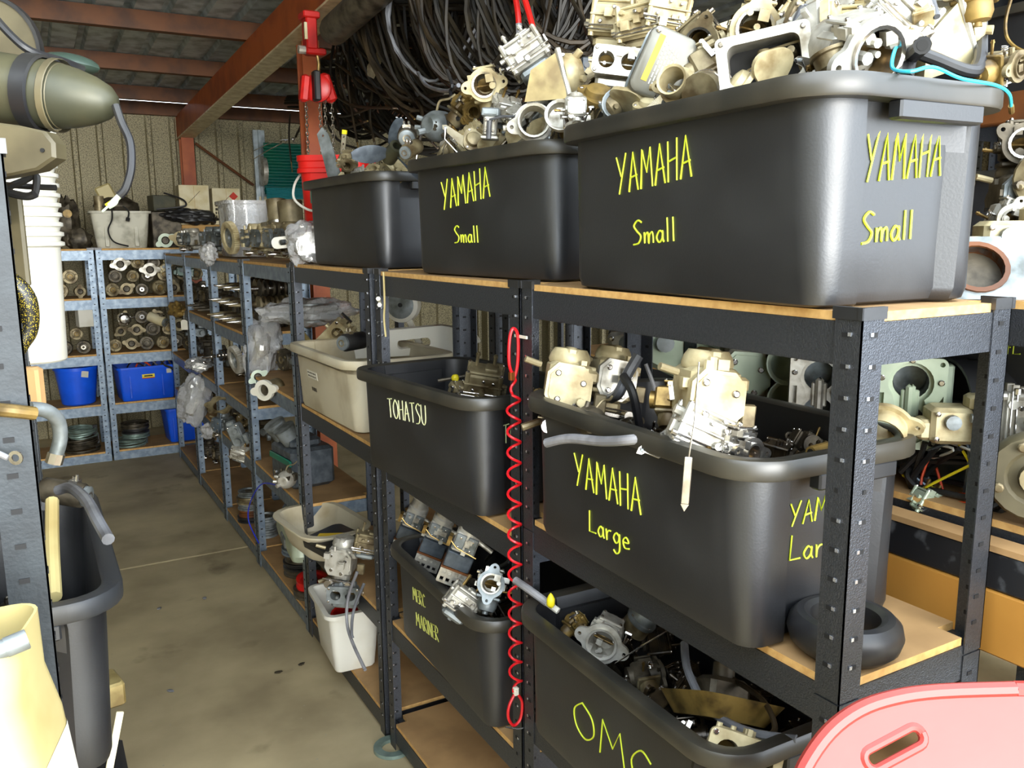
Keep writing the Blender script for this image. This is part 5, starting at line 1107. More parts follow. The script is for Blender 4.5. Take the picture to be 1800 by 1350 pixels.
# green corrugated roll by the wall
lv_ = empty('green_sheet_roll'); q = []
for k in range(60):
    z = .42 - k * .0075; q.append((z, .012 * math.sin(k * .9)))
MB().rings([[(x, -.10 - .05 * math.sin((z + .02) * 3) - h, z) for z, h in q] for x in (0, .62)], closed=False).obj('corrugated_sheet', 'teal_sheet', lv_, smooth=60)
MB().rings([[(x, -.17 - h * .6, z * .22 - .06) for z, h in q] for x in (0, .62)], closed=False).obj('light_edge', 'teal_light', lv_, smooth=60)
MB().cyl((-.02, -.08, .18), (.02, -.08, .18), .13, n=20).obj('end_plate', 'alu_clean', lv_)
put(lv_, (1.93, 7.935, 2.06), (0, 0, 0), 1.0, 'curved dark green corrugated sheet fixed on the back wall', 'sheet')
e = empty('grey_slat_panel'); 
for k in range(5): MB().box((2.3, 7.93, 2.0 - k * .05), (.8, .012, .046), b=.003).obj('slat', 'card_white', e)
tag(e, 'pale slatted panel on the back wall below the green sheet', 'panel')
# rounds on the two shelves
hs = [round_housing(411, 'alu_dark'), round_housing(412, 'alu_dirty'), round_housing(413, 'alu_dark'), flange_housing(414, 'alu_dirty')]
uh = set(); rh = random.Random(21)
def row_of(z, x0, x1, n, y, lab, grp, sc=1.0, idx=None):
    for k in range(n):
        i = rh.randrange(4) if idx is None else idx; e = hs[i] if i not in uh else copy_tree(hs[i]); uh.add(i); s_ = sc * rh.uniform(.88, 1.08)
        put(e, (x0 + (x1 - x0) * (k + .5) / n, y + rh.uniform(-.01, .015), z + .053 * s_), (0, rh.uniform(0, 360), rh.uniform(-14, 14)), s_, lab, 'gear housing', grp)
for zb, nm in ((1.229, 'upper'), (.817, 'middle')):
    L = 'dark round gear housing stacked on the %s shelf of the back wall rack' % nm; G = 'gear housings on the %s shelf' % nm
    row_of(zb, .50, 1.26, 7, 7.03, L, G); row_of(zb + .103, .53, 1.22, 6, 7.04, L, G, .96); row_of(zb + .20, .56, 1.18, 5, 7.06, L, G, .95)
    row_of(zb, -.33, .40, 6, 7.03, L, G); row_of(zb + .103, -.2, .36, 4, 7.04, L, G, .96)
put(flange_housing(421), (.62, 6.955, 1.47), (0, 20, 0), 1.15, 'pale eared carrier at the upper left of the upper back shelf', 'carrier')
put(flange_housing(422), (.82, 6.955, 1.425), (0, 30, 0), 1.2, 'pale eared carrier in the middle of the upper back shelf', 'carrier')
put(bracket_casting(423, 'alu_cream'), (.945, 6.965, 1.45), (0, -35, 0), .8, 'square pale casting with a round eye on the upper back shelf', 'casting')
put(bracket_casting(424, 'zinc_green'), (1.07, 6.95, 1.40), (0, 8, 0), 1.0, 'grey-green casting at the right end of the upper back shelf', 'casting')
put(dome('steel_bright'), (.62, 6.95, 1.065), (90, 0, 0), 1.25, 'bright round cap with two ears on the middle back shelf', 'cap')
put(solenoid('card_white'), (.845, 6.95, 1.05), (20, 0, 50), 1.6, 'pale cylinder leaning on the middle back shelf', 'cylinder')
put(flange_housing(426, 'card_white'), (1.02, 6.95, 1.0), (0, 20, -30), 1.1, 'cream collar on the middle back shelf next to the grey box', 'collar')
put(bracket_casting(427, 'alu_grey'), (1.13, 6.94, .93), (0, 0, 0), 1.1, 'flat grey cast box with a knob at the right of the middle back shelf', 'casting')
box_thing('white_box', (.11, .1, .13), 'white_plastic', 'white tapered box on the middle back shelf behind the pails', 'box', (.36, 6.98, 1.02), 10)
# blue bucket and crates
bb = empty('blue_bucket'); MB().lathe([(.0003, 0), (.105, 0), (.115, .01), (.145, .26), (.155, .262), (.155, .285), (.145, .285), (.14, .27), (.105, .02), (.0003, .015)], n=28).obj('bucket', 'blue_plastic', bb); MB().box((.05, -.136, .235), (.05, .003, .045), (R(-6), R(12), R(20))).obj('label', 'paper', bb)
put(bb, (.27, 7.06, .439), (0, 0, 0), 1.0, 'round blue bucket on the back wall rack', 'bucket')
def blue_crate(label, loc, rz, W=.42, L=.30, H=.26, sticker=True):
    e = rtub('blue_crate', W, L, H, .025, 'blue_plastic', r=.02, rimw=.008); e_f = -L / 2 + .006
    for sx in (-.13, .1): MB().box((sx, e_f - .002, H * .5), (.012, .006, H * .8), (R(-5), 0, 0), b=.002).obj('moulded_rib', 'blue_plastic', e)
    if sticker:
        MB().box((.0, e_f - .007, H * .72), (.09, .002, .026), (R(-5), 0, 0)).obj('yellow_sticker', 'yellow_plastic', e); MB().box((0, e_f - .0065, H * .66), (.09, .002, .008), (R(-5), 0, 0)).obj('red_stripe', 'print_red', e); MB().box((.0, e_f - .0085, H * .72), (.06, .001, .01), (R(-5), 0, 0)).obj('sticker_print', 'print_dark', e); MB().box((.15, e_f - .007, H * .82), (.035, .002, .034), (R(-5), 0, 0)).obj('white_sticker', 'paper', e)
    return put(e, loc, (0, 0, rz), 1, label, 'crate')
blue_crate('blue crate with a yellow sticker on the middle of the back wall rack', (.74, 7.07, .439), 4)
blue_crate('blue crate on the lowest shelf of the back wall rack', (1.03, 7.09, .076), 3, .36, .28, .27, False)
blue_crate('small blue crate peeping out behind the last post of the aisle', (1.40, 7.11, .076), 0, .2, .3, .2, False)
rw = random.Random(4)
for k in range(5):
    tube_thing('wiring_tail', [(.60 + .06 * k, 7.05, .60), (.62 + .06 * k, 7.0, .70), (.66 + .06 * k, 6.97, .735), (.72 + .05 * k, 6.98, .70), (.75 + .05 * k, 7.0, .66)], .006, ('rubber', 'orange_wire', 'cable_grey', 'rubber', 'gold_dirty')[k], 6, label=('black', 'orange', 'grey', 'second black', 'tan')[k] + ' wiring tail sticking out of the stickered blue crate', cat='wire')
tube_thing('black_cable', [(.86, 6.93, .70), (.93, 6.91, .66), (.94, 6.91, .56), (.935, 6.90, .46)], .009, 'rubber', 6, label='black cable hanging down the front of the stickered blue crate', cat='cable')
for k, (e, z) in enumerate(pulley_stack(3, .11, ms=['zinc_green', 'rubber', 'alu_dark'], seed=11)): put(e, (.64, 7.05, .14 + z), (0, 0, 0), 1, ['pale wire reel', 'black wire reel', 'dark wire reel'][k] + ' in the pile left of the lowest blue crate', 'reel')
def wire_coil(r, turns, rad, m, seed, flat=.02):
    rng = random.Random(seed); e = empty('wire_coil'); mb = MB()
    for k in range(turns):
        rr = r * rng.uniform(.82, 1); z = k * rad * 1.5; dx, dy = rng.uniform(-.01, .01), rng.uniform(-.01, .01)
        mb.tube([(dx + rr * math.cos(a), dy + rr * math.sin(a), z + rad * math.sin(a + k)) for a in [2 * PI * j / 24 for j in range(25)]], rad, 6, cap=False)
    stuffed(mb.obj('turns', m, e)); MB().box((r * .9, 0, turns * rad * .75), (.03, .012, turns * rad * 1.6 + .01)).obj('tie', 'rubber', e); return e
put(wire_coil(.12, 5, .007, 'zinc_green', 3), (.60, 7.06, .08), (0, 0, 0), 1.0, 'coil of pale wire under the reels on the lowest back shelf', 'coil')
put(wire_coil(.12, 9, .008, 'alu_dark', 5), (.26, 7.05, .08), (0, 0, 0), 1.0, 'thick coil of dark wire left of the back rack posts', 'coil')
put(wire_coil(.10, 5, .008, 'zinc_green', 6), (.27, 7.05, .20), (6, 0, 0), 1.0, 'coil of pale wire on top of the thick dark coil', 'coil')

# ================================================================== rear row of shelving
put(power_head('pale_green'), (1.370, 0.956, 1.351), (0, 0, -52), 1.0, 'pale engine block face with a figure-of-eight bore right of the front post', 'engine block')
put(power_head('alu_clean'), (1.380, 1.168, 1.332), (0, 0, -45), 1.0, 'grey engine block face with a figure-of-eight bore left of the front post', 'engine block')
put(carb_bank('alu_clean', 501, 1, 'pale_green'), (1.380, 1.368, 1.346), (0, 0, -40), 1.4, 'blue-grey slotted base plate behind the pale carburettor', 'engine part')
for k, py in enumerate((640, 705)):
    put(bowl('pale_green'), ((1.400, 1.268, 1.376), (1.400, 1.263, 1.297))[k], (80, 0, -40), 1.3, ('upper', 'lower')[k] + ' of two pale green cups beside the grey figure-of-eight block', 'cup')
put(bracket_casting(503, 'pale_green'), (1.360, 1.569, 1.367), (0, 25, -40), 1.5, 'grey-green slotted cover behind the two tan carburettors', 'cover')
put(bracket_casting(504, 'alu_clean'), (1.380, 1.737, 1.378), (0, -15, -40), 1.3, 'grey casting with fittings high behind the tan carburettors', 'casting')
put(carb_box('black_plastic', 505, 'black_plastic'), (1.360, 1.803, 1.391), (0, 20, -30), .7, 'small black box with fittings behind the tan carburettors', 'box')
put(bracket_casting(506, 'rubber'), (1.450, 1.731, 1.397), (0, 10, -35), 1.3, 'black ribbed casting against the top beam behind the nearest bay', 'casting')
rc_ = empty('ribbed_cover')
def rib_sec(k, s=1.0): return [(.03 * k, .07 * s * math.cos(t), .075 * s * math.sin(t)) for t in [PI * j / 12 for j in range(13)]]
for k in range(5): MB().rings([[(x + dx, y * q, z * q) for x, y, z in rib_sec(k, 1 - .05 * k)] for dx, q in ((0, 1), (.027, .985), (.027, .93), (0, .94))] + [[(x, y, z) for x, y, z in rib_sec(k, 1 - .05 * k)]], closed=False).obj('rib_segment', 'black_plastic', rc_)
MB().box((.06, 0, -.006), (.17, .15, .012), b=.003).obj('base_rim', 'steel_blue', rc_); MB().box((.163, -.02, .03), (.004, .05, .05)).obj('white_end', 'paper', rc_)
put(rc_, (1.420, 0.918, 1.344), (0, 0, -25), 1.15, 'black ribbed engine cover behind the pale figure-of-eight block', 'cover')
put(bracket_casting(508, 'alu_cream'), (1.380, 0.858, 1.326), (0, 0, -40), .9, 'tan cast pipe lying beside the rear post of the nearest bay', 'casting')
put(carb_box('alu_clean', 509), (1.400, 0.781, 1.345), (0, 90, -40), 1.3, 'pale cast body right of the rear post at the picture edge', 'casting')
T10 = tub('black tub lettered 4L STR, half cut by the right picture edge', (1.62, 1.02, 1.283), 0, sc=.85, group='black storage tubs on the rear row', words=[('4L STR', 'front', .19, .185, .034, .12, .0014, .05)])
box_thing('blue_grey_case', (.26, .48, .09), 'steel_blue', 'blue-grey case under the black tub lettered 4L STR', 'case', (1.60, 1.02, 1.192))
put(round_housing(511, 'gear_pale'), (1.370, 0.724, 1.277), (0, 0, -60), 1.3, 'pale ring flange at the right picture edge above the plank', 'flange')
box_thing('grey_box', (.08, .1, .12), 'steel_blue', 'grey box with reddish label behind the rear post', 'box', (1.420, 0.801, 1.197), 20)
# wiring loom
wl = random.Random(12)
for k in range(26):
    p0 = Vector((1.360, 0.862, 1.231)); pts = []
    a0 = wl.uniform(0, 6.28)
    for j in range(5):
        a = a0 + j * wl.uniform(.5, 1.3); pts.append(p0 + Vector((wl.uniform(-.0, .06), wl.uniform(.07, .11) * math.cos(a), wl.uniform(.05, .075) * math.sin(a))))
    c_ = ('rubber', 'rubber', 'rubber', 'orange_wire', 'white_wire', 'rubber', 'steel_blue', 'yellow_plastic')[k % 8]; nm = {'rubber': 'black', 'orange_wire': 'orange', 'white_wire': 'white', 'steel_blue': 'grey-blue', 'yellow_plastic': 'yellow'}[c_]
    tube_thing('loom_wire', [tuple(p) for p in pts], .0055 if c_ == 'rubber' else .0025, c_, 6, label=nm + ' wire tangled in the wiring loom behind the nearest bay', cat='wire', group='wiring loom')
put(carb_box('pale_green', 515, 'cream_plastic'), (1.360, 0.900, 1.172), (0, 30, -20), .7, 'cream connector block at the edge of the wiring loom', 'connector')
# timber plank and scuffed beam of the rear shelving
pk = MB().box((0, 0, 0), (.03, 2.4, .105), b=.003).obj('timber_plank', 'timber'); put(pk, (1.285, .62, 1.045), (0, 0, 0), 1, 'varnished timber plank standing on edge behind the nearest bay', 'plank')
pb = empty('scuffed_rail'); MB().box((0, 0, 0), (.03, 2.4, .062), b=.003).obj('rail', 'beam_scuffed', pb); MB().box((.004, 0, .036), (.044, 2.4, .01)).obj('board_edge', 'mdf', pb); put(pb, (1.285, .62, 1.130), (0, 0, 0), 1, 'scuffed black rail with a tan top edge above the timber plank', 'rail')
heapers = [bracket_casting(521, 'alu_dark'), round_housing(522, 'alu_dirty'), carb_bank('alu_dark', 523, 1, 'alu_dirty')]
uq = set()
for (y0, y1, z, n) in ((.7, 1.5, 1.191, 6), (1.56, 2.38, .991, 6), (1.56, 2.38, .501, 5), (.7, 1.5, .601, 6), (2.5, 3.3, .991, 5), (-.1, .6, .601, 4)):
    for k in range(n):
        i = rh.randrange(3); e = heapers[i] if i not in uq else copy_tree(heapers[i]); uq.add(i)
        put(e, (1.53 + rh.uniform(-.04, .04), y0 + (y1 - y0) * (k + .5) / n, z + .08), (0, 0, rh.uniform(-90, 0)), 1.0, 'dark engine casting in the shade of the rear row shelves', 'casting', 'dark castings on the rear row')
# engine parts on the rear row top, seen right of the nearest tub
ph = empty('cylinder_head'); MB().plate(rrect(.26, .12, .015), [circ(-.062, 0, .043, 22), circ(.062, 0, .043, 22)], -.02, .0, XZ).obj('deck', 'alu_grey', ph)
for s in (-1, 1): MB().lathe([(.043, -.018), (.043, .05), (.0003, .05)], (s * .062, 0, 0), (0, 1, 0), 22, open0=True).ring((s * .062, -.024, 0), (0, 1, 0), .048, .040, .004, 22).obj('bore_liner', 'rust_paint', ph)
MB().box((0, .03, 0), (.25, .055, .11), b=.004).obj('casting', 'alu_dark', ph)
put(ph, (1.400, 0.803, 1.583), (-35, 0, -42), 1.0, 'cylinder head with two rusty bores right of the nearest tub', 'cylinder head')
put(bracket_casting(531, 'alu_clean'), (1.440, 0.808, 1.544), (0, 0, -40), .9, 'bright casting under the cylinder head with rusty bores', 'casting')
put(bracket_casting(532, 'alu_cream'), (1.460, 0.837, 1.634), (0, 0, -40), 1.0, 'row of tan blocks above the cylinder head with rusty bores', 'casting')
put(carb_throat('alu_clean', 533, .016), (1.500, 0.884, 1.673), (0, 20, -40), .9, 'pale plug-like fitting right of the nearest tub', 'fitting')
put(carb_bank('alu_dark', 534, 1, 'alu_grey'), (1.550, 0.891, 1.708), (0, 0, -40), 1.1, 'dark carburettor with a silver bracket at the right picture edge')
put(carb_throat('alu_dark', 535, .02, 'alu_dark'), (1.550, 0.900, 1.802), (0, 0, -50), 1.1, 'dark round carburettor high at the right picture edge')
for k in range(9):
    i = rh.randrange(3); e = copy_tree(heapers[i]); put(e, (1.50 + .05 * (k % 3), .75 + .09 * k, 1.63 + .11 * (k % 2)), (0, 0, rh.uniform(-90, 0)), 1.0, 'dark engine casting piled on top of the rear row', 'casting', 'dark castings on top of the rear row')

for k in range(5):
    e = copy_tree(heapers[k % 3]); put(e, (1.48 + .02 * (k % 2), -.12 + .16 * k, 1.27), (0, 0, -30 * k), 1.0, 'dark engine casting on the rear row shelf nearest the door', 'casting', 'dark castings nearest the door')
# third row: tall dark storage along the right wall
rack('tall dark rack against the right wall, far behind the tubs', 2.7, 3.2, 2.0, 4.2, (2.5, 2.05, 1.55, 1.0, .4))
rack('tall dark rack against the right wall, nearer to the door', 2.7, 3.2, -.3, 1.95, (2.5, 2.05, 1.55, 1.0, .4))
for k in range(5):
    for z, nm in ((1.551, 'waist'), (2.051, 'head')):
        y = .2 + k * .80
        e = copy_tree(T3); e.location = (2.93, y + .05, z + .002); e.rotation_euler = (0, 0, 0); e['label'] = 'black tub at %s height on the dark racks along the right wall' % nm; e['group'] = 'tubs at %s height along the right wall' % nm
tm = MB().box((0, 0, 0), (.05, 5.0, .09), b=.004).obj('timber_rail', 'rust_paint'); put(tm, (2.64, 1.5, 2.02), (0, 0, 0), 1, 'brown timber rail along the front of the dark right wall racks', 'rail')
tube_thing('yellow_cord', [(2.500, 1.515, 2.313), (2.500, 1.528, 2.247), (2.500, 1.516, 2.191), (2.500, 1.468, 2.152), (2.500, 1.422, 2.158)], .005, 'gold_dirty', 6, label='dull yellow cord hanging at the upper right corner', cat='cord')

# ================================================================== left rack side
gc = empty('outboard_gearcase')
O = Vector((-0.034, 1.488, 1.870)); T_ = Vector((0.138, 1.384, 1.842)); ax = (T_ - O).normalized(); Lg = (T_ - O).length
prof = [(.0003, -.12), (.030, -.12), (.049, -.10), (.050, .03), (.049, Lg * .42), (.047, Lg * .56), (.041, Lg * .72), (.033, Lg * .85), (.024, Lg * .94), (.013, Lg * .99), (.0003, Lg)]
MB().lathe(prof, (0, 0, 0), ax, 28).obj('torpedo', 'gear_green', gc)
MB().lathe([(.050, .075), (.054, .077), (.054, .098), (.050, .10)], (0, 0, 0), ax, 28, True).obj('strap_band', 'rubber', gc)
MB().lathe([(.0505, .112), (.0515, .113), (.0515, .122), (.0505, .123)], (0, 0, 0), ax, 28, True).obj('rust_band', 'gear_pale', gc)
MB().lathe([(.0445, Lg * .60), (.0458, Lg * .605), (.0445, Lg * .615)], (0, 0, 0), ax, 28, True).obj('seam', 'gear_pale', gc)
put(gc, tuple(O), (0, 0, 0), 1, 'grey-green bullet-nosed gearcase lying on top of the left rack', 'gearcase')
fin = MB(); fo = Vector((0.021, 1.414, 1.777)); rx = _rt; 
uv_ = [(-.11, .045), (.0, .030), (.035, .022), (.047, .006), (.046, -.014), (.02, -.030), (-.02, -.038), (-.11, -.05)]
fin.rings([[tuple(rx * (u * q) + Vector((0, 0, v * q)) + _f0 * dp) for u, v in uv_] for dp, q in ((-.018, .9), (-.014, 1), (.014, 1), (.018, .9))], True, True); fb = fin.obj('skeg', 'gear_pale'); put(fb, tuple(fo), (0, 0, 0), 1, 'tan skeg plate with a rounded end below the bullet-nosed gearcase', 'skeg')
hb_ = MB().cyl((0, 0, 0), tuple(-_f0 * .002), .003, n=10).obj('bolt_hole', 'bore_dark', fb); hb_.location = rx * .03 + Vector((0, 0, -.004)) - _f0 * .018
dk = empty('backing_disc'); MB().lathe([(.0003, 0), (.082, 0), (.086, .003), (.086, .008), (.0003, .008)], n=36, ax=tuple(-_f0)).obj('disc', 'gear_pale', dk); MB().lathe([(.085, -.002), (.091, -.002), (.091, .012), (.085, .012)], n=36, ax=tuple(-_f0), loop=True).obj('rubber_edge', 'rubber', dk)
put(dk, (-0.016, 1.729, 1.960), (0, 0, 0), 1.0, 'large tan disc with a dark edge behind the gearcase', 'disc')
tube_thing('black_cable', [(-0.010, 1.471, 1.971), (0.015, 1.450, 1.935), (0.038, 1.444, 1.915), (0.078, 1.467, 1.909), (0.105, 1.486, 1.903)], .006, 'rubber', 8, label='black cable running over the disc and the gearcase', cat='cable')
gl_ = MB().sphere((0, 0, 0), .03, 12, 8, (1.5, 1, .5)).obj('lamp_lens', 'glass_green'); put(gl_, (0.093, 1.542, 1.920), (0, 10, -30), 1.0, 'smoky green lens peeping over the gearcase', 'lens')
tube_thing('sheathed_cable', [(0.134, 1.362, 1.837), (0.139, 1.355, 1.813), (0.147, 1.345, 1.785), (0.145, 1.338, 1.750), (0.136, 1.338, 1.722), (0.127, 1.341, 1.711)], .0058, 'rubber', 10, tip=('pale_green', .004, .02), label='black cable hanging from the nose of the gearcase', cat='cable')
for k in range(3):
    P_ = [(0.126, 1.342, 1.709), (0.116, 1.345, 1.700), (0.104, 1.350, 1.689)] if k == 0 else ([(0.126, 1.341, 1.709), (0.119, 1.344, 1.705), (0.109, 1.349, 1.698)] if k == 1 else [(0.125, 1.342, 1.709), (0.122, 1.342, 1.700), (0.113, 1.346, 1.694)])
    tube_thing('frayed_wire', P_, .0018, ('pale_green', 'yellow_plastic', 'pale_green')[k], 6, label=('long pale', 'yellowish', 'short pale')[k] + ' wire end fraying out of the hanging cable', cat='wire')
# nested pails
pz = (0.016, 2.327, 1.359)
for k in range(9):
    e = empty('white_pail'); h = .30
    MB().lathe([(.0003, 0), (.066, 0), (.070, .004), (.078, h - .03), (.088, h - .026), (.088, h - .018), (.079, h - .015), (.084, h), (.078, h), (.078, h - .02), (.066, .006), (.0003, .006)], n=28).obj('pail', 'white_plastic', e)
    put(e, (.004, pz[1], 1.363 + .0225 * k), (0, 0, 0), 1, ('lowest white plastic pail of the nested stack on the left' if k == 0 else 'topmost white plastic pail of the nested stack on the left' if k == 8 else 'white plastic pail nested in the tall stack on the left'), 'pail', 'nested white pails')
jb = rtub('white_container', .19, .19, .15, .03, 'white_plastic', r=.03, rimw=.002); put(jb, (-.005, pz[1], 1.845), (180, 0, 20), 1, 'white container upside down on top of the nested pails', 'container')
jb.location.z = 2.0
# fittings on the left post
tube_thing('braided_hose', [(-0.034, 1.122, 1.615), (-0.013, 1.108, 1.604), (0.000, 1.107, 1.583), (-0.001, 1.114, 1.552), (-0.011, 1.116, 1.535), (-0.017, 1.118, 1.526)], .0105, 'braid', 12, label='black and yellow braided hose curving over the left post', cat='hose')
cw = MB().tube(spline([(-0.013, 1.103, 1.526), (-0.021, 1.095, 1.519), (-0.039, 1.090, 1.503)]), .0035, 8).obj('copper_wire', 'copper'); tag(cw, 'bare copper wire end below the braided hose on the left post', 'wire')
tube_thing('striped_sleeve', [(-0.047, 1.076, 1.468), (-0.026, 1.064, 1.466), (-0.004, 1.073, 1.459)], .0075, 'gold_dirty', 10, label='yellow-green sleeve sticking out across the left post', cat='sleeve')
tube_thing('bent_pipe', [(-0.010, 1.247, 1.435), (0.009, 1.258, 1.428), (0.021, 1.271, 1.411), (0.022, 1.277, 1.386), (0.015, 1.277, 1.363)], .0095, 'alu_grey', 12, tip=('steel_bright', .011, .012), label='grey pipe bend coming down beside the left post', cat='pipe')
rt = empty('ring_terminal'); MB().ring((0, 0, 0), (0, 1, 0), .008, .0042, .002, 16).obj('ring', 'steel_bright', rt); MB().tube(spline([(-.008, 0, .0), (-.02, 0, .006), (-.04, .0, .014)]), .0032, 6).obj('wire', 'hose_grey', rt); put(rt, (-0.027, 1.055, 1.415), (0, 0, -30), 1, 'bright ring terminal on a grey wire in front of the left post', 'terminal')
for k in range(3):
    P_ = ([(-0.013, 1.541, 1.729), (0.011, 1.530, 1.739), (0.029, 1.521, 1.748), (0.028, 1.518, 1.729), (0.024, 1.518, 1.716)] if k == 0 else [(-0.011, 1.564, 1.735), (0.018, 1.547, 1.732), (0.055, 1.526, 1.730)] if k == 1 else [(-0.010, 1.515, 1.721), (0.013, 1.501, 1.715), (0.025, 1.494, 1.718)])
    tube_thing('black_fitting', P_, (.0055, .0045, .006)[k], 'rubber', 8, label=('bent black pipe fitting', 'straight black rod', 'lower black pipe fitting')[k] + ' in front of the upturned white container', cat='fitting')
bxl = box_thing('brown_board', (.032, .012, .15), 'gear_pale', 'tan board standing behind the left post', 'board', (-0.006, 1.623, 1.574), -30)
box_thing('plank_offcut', (.03, .02, .06), 'mdf', 'small plywood offcut beside the bent pipe', 'offcut', (-0.005, 1.414, 1.408), -30)
# jug in the lower left corner
jg = empty('cream_jug'); q_ = []
MB().rings([[(x, y, z) for x, y in rrect(a, b_, .03)] for a, b_, z in ((.14, .13, -.30), (.15, .14, -.28), (.15, .14, -.10), (.14, .13, -.05), (.155, .11, .0), (.16, .10, .012), (.155, .095, .012), (.13, .11, -.05), (.13, .12, -.25))], True, True).obj('jug', 'cream_plastic', jg)
MB().rings([[(x, y + .0 , z) for x, y in rrect(a, b_, .03)] for a, b_, z in ((.1515, .1415, -.27), (.1515, .1415, -.12))]).obj('paper_label', 'paper', jg)
sp_ = MB(); 
for k in range(9): sp_.box((.02 + .01 * (k % 2), -.0715, -.13 - k * .014), (.04 + .02 * (k % 3), .001, .003))
stuffed(sp_.obj('label_print', 'print_dark', jg, smooth=0))
jp = (-0.042, 0.886, 1.287); put(jg, (jp[0] - .058, jp[1], jp[2] - .005), (0, -6, -15), 1.0, 'cut-open cream plastic jug in the lower left corner', 'jug')
tb = empty('threaded_pipe'); a_ = Vector((-0.062, 0.828, 1.292)); b_ = Vector((-0.027, 0.832, 1.299)); MB().cyl((0, 0, 0), tuple(b_ - a_), .0085, n=14).obj('pipe', 'alu_grey', tb)
for k in range(12): 
    c0 = (b_ - a_) * (.5 + .04 * k); MB().cyl(tuple(c0), tuple(c0 + (b_ - a_).normalized() * .0016), .0093, n=14).obj('thread', 'alu_grey', tb)
put(tb, tuple(a_), (0, 0, 0), 1, 'grey threaded pipe lying across the mouth of the cream jug', 'pipe')
# in and under the dusty tub
tube_thing('old_hose', [(0.018, 1.765, 1.185), (0.039, 1.732, 1.195), (0.059, 1.627, 1.196), (0.069, 1.526, 1.187), (0.078, 1.449, 1.177)], .010, 'cable_grey', 10, label='old black hose hanging over the edge of the dusty tub', cat='hose')
put(solenoid('alu_dark'), (0.027, 1.781, 1.175), (10, 0, 60), 1.0, 'dark cylinder at the end of the old hose in the dusty tub', 'part')
tube_thing('cream_pipe', [(0.006, 1.657, 1.196), (-0.001, 1.558, 1.146), (-0.005, 1.446, 1.099)], .011, 'cream_plastic', 10, label='cream pipe standing inside the dusty tub', cat='pipe')
heap(-.105, 1.69, .95, 2, 4, .11, .13, 'dusty carburettor at the bottom of the dusty tub on the left', 'carburettors in the dusty tub', 1.0, 33)
ob = box_thing('oily_rag_box', (.045, .07, .045), 'tan_cast', 'stained cream carton poking out below the dusty tub', 'carton', (0.062, 1.609, 0.820), 10)
bk = box_thing('black_case', (.16, .46, .30), 'black_plastic', 'black case standing on the low left shelf', 'case', (.01, 1.62, .315), 0, .01)
ws = MB().box((0, 0, 0), (.012, .006, .16), b=.001).obj('wood_stick', 'wood_light'); put(ws, (0.054, 1.488, 0.780), (0, 14, 0), 1, 'pale wooden stick leaning against the black case', 'stick')

# ================================================================== hoist, cords, floor items
hz = Vector((1.200, 3.903, 2.518)); ho = empty('chain_hoist')
MB().box((0, 0, .03), (.05, .07, .15), b=.006).box((0, 0, .10), (.075, .09, .03), b=.005).box((.02, 0, -.05), (.09, .06, .03), b=.006).obj('beam_clamp', 'red_paint', ho); MB().box((-.027, -.03, .03), (.012, .012, .07)).obj('clamp_label', 'card_white', ho); MB().cyl((-.055, 0, -.045), (-.02, 0, -.045), .018, n=10).obj('clamp_bolt', 'alu_clean', ho)
MB().tube(spline([(.03, 0, -.06), (.035, 0, -.10), (.03, 0, -.14)]), .008, 8).obj('top_hook', 'brass', ho)
MB().lathe([(.0003, -.03), (.05, -.03), (.062, -.018), (.062, .014), (.05, .022), (.0003, .022)], (.025, 0, -.205), tuple(-_f0), 20).obj('chain_wheel_cover', 'red_paint', ho); MB().box((-.035, 0, -.21), (.04, .05, .12), (0, R(8), 0), b=.01).box((.07, 0, -.2), (.05, .05, .13), (0, R(-18), 0), b=.012).obj('gear_cover', 'red_paint', ho); MB().box((.01, -.03, -.20), (.03, .05, .13), b=.006).obj('side_plate', 'rubber', ho)
def chain(x0, y0, z0, z1):
    mb = MB(); z = z0; k = 0
    while z > z1:
        c = Vector((x0, y0, z)); u = _rt if k % 2 else _f0
        mb.tube([c + u * (.006 * math.cos(t)) + Vector((0, 0, .012 * math.sin(t))) for t in [2 * PI * j / 8 for j in range(9)]], .0024, 4, cap=False); z -= .0185; k += 1
    return stuffed(mb.obj('chain', 'steel_bright', ho))
for cx_, zz in ((-.035, -.75), (.028, -.72), (.052, -.74), (.085, -.74)): chain(cx_, -.01, -.24, zz)
put(ho, tuple(hz), (0, 0, 0), 1.0, 'red chain hoist hanging beside the red column', 'hoist')
ep = empty('brown_pipe'); P0 = Vector((1.160, 3.465, 2.463)); P1 = Vector((1.220, 2.971, 2.550)); MB().lathe([(.0003, -.03), (.03, -.028), (.052, -.012), (.058, .01), (.058, (P1 - P0).length)], (0, 0, 0), tuple((P1 - P0).normalized()), 22).obj('pipe', 'alu_dark', ep); MB().lathe([(.0003, -.034), (.016, -.032), (.018, -.028)], (0, 0, 0), tuple((P1 - P0).normalized()), 14).obj('end_plug', 'steel_bright', ep)
put(ep, tuple(P0), (0, 0, 0), 1, 'brown round-ended pipe beside the hoist, rising out of the frame', 'pipe')
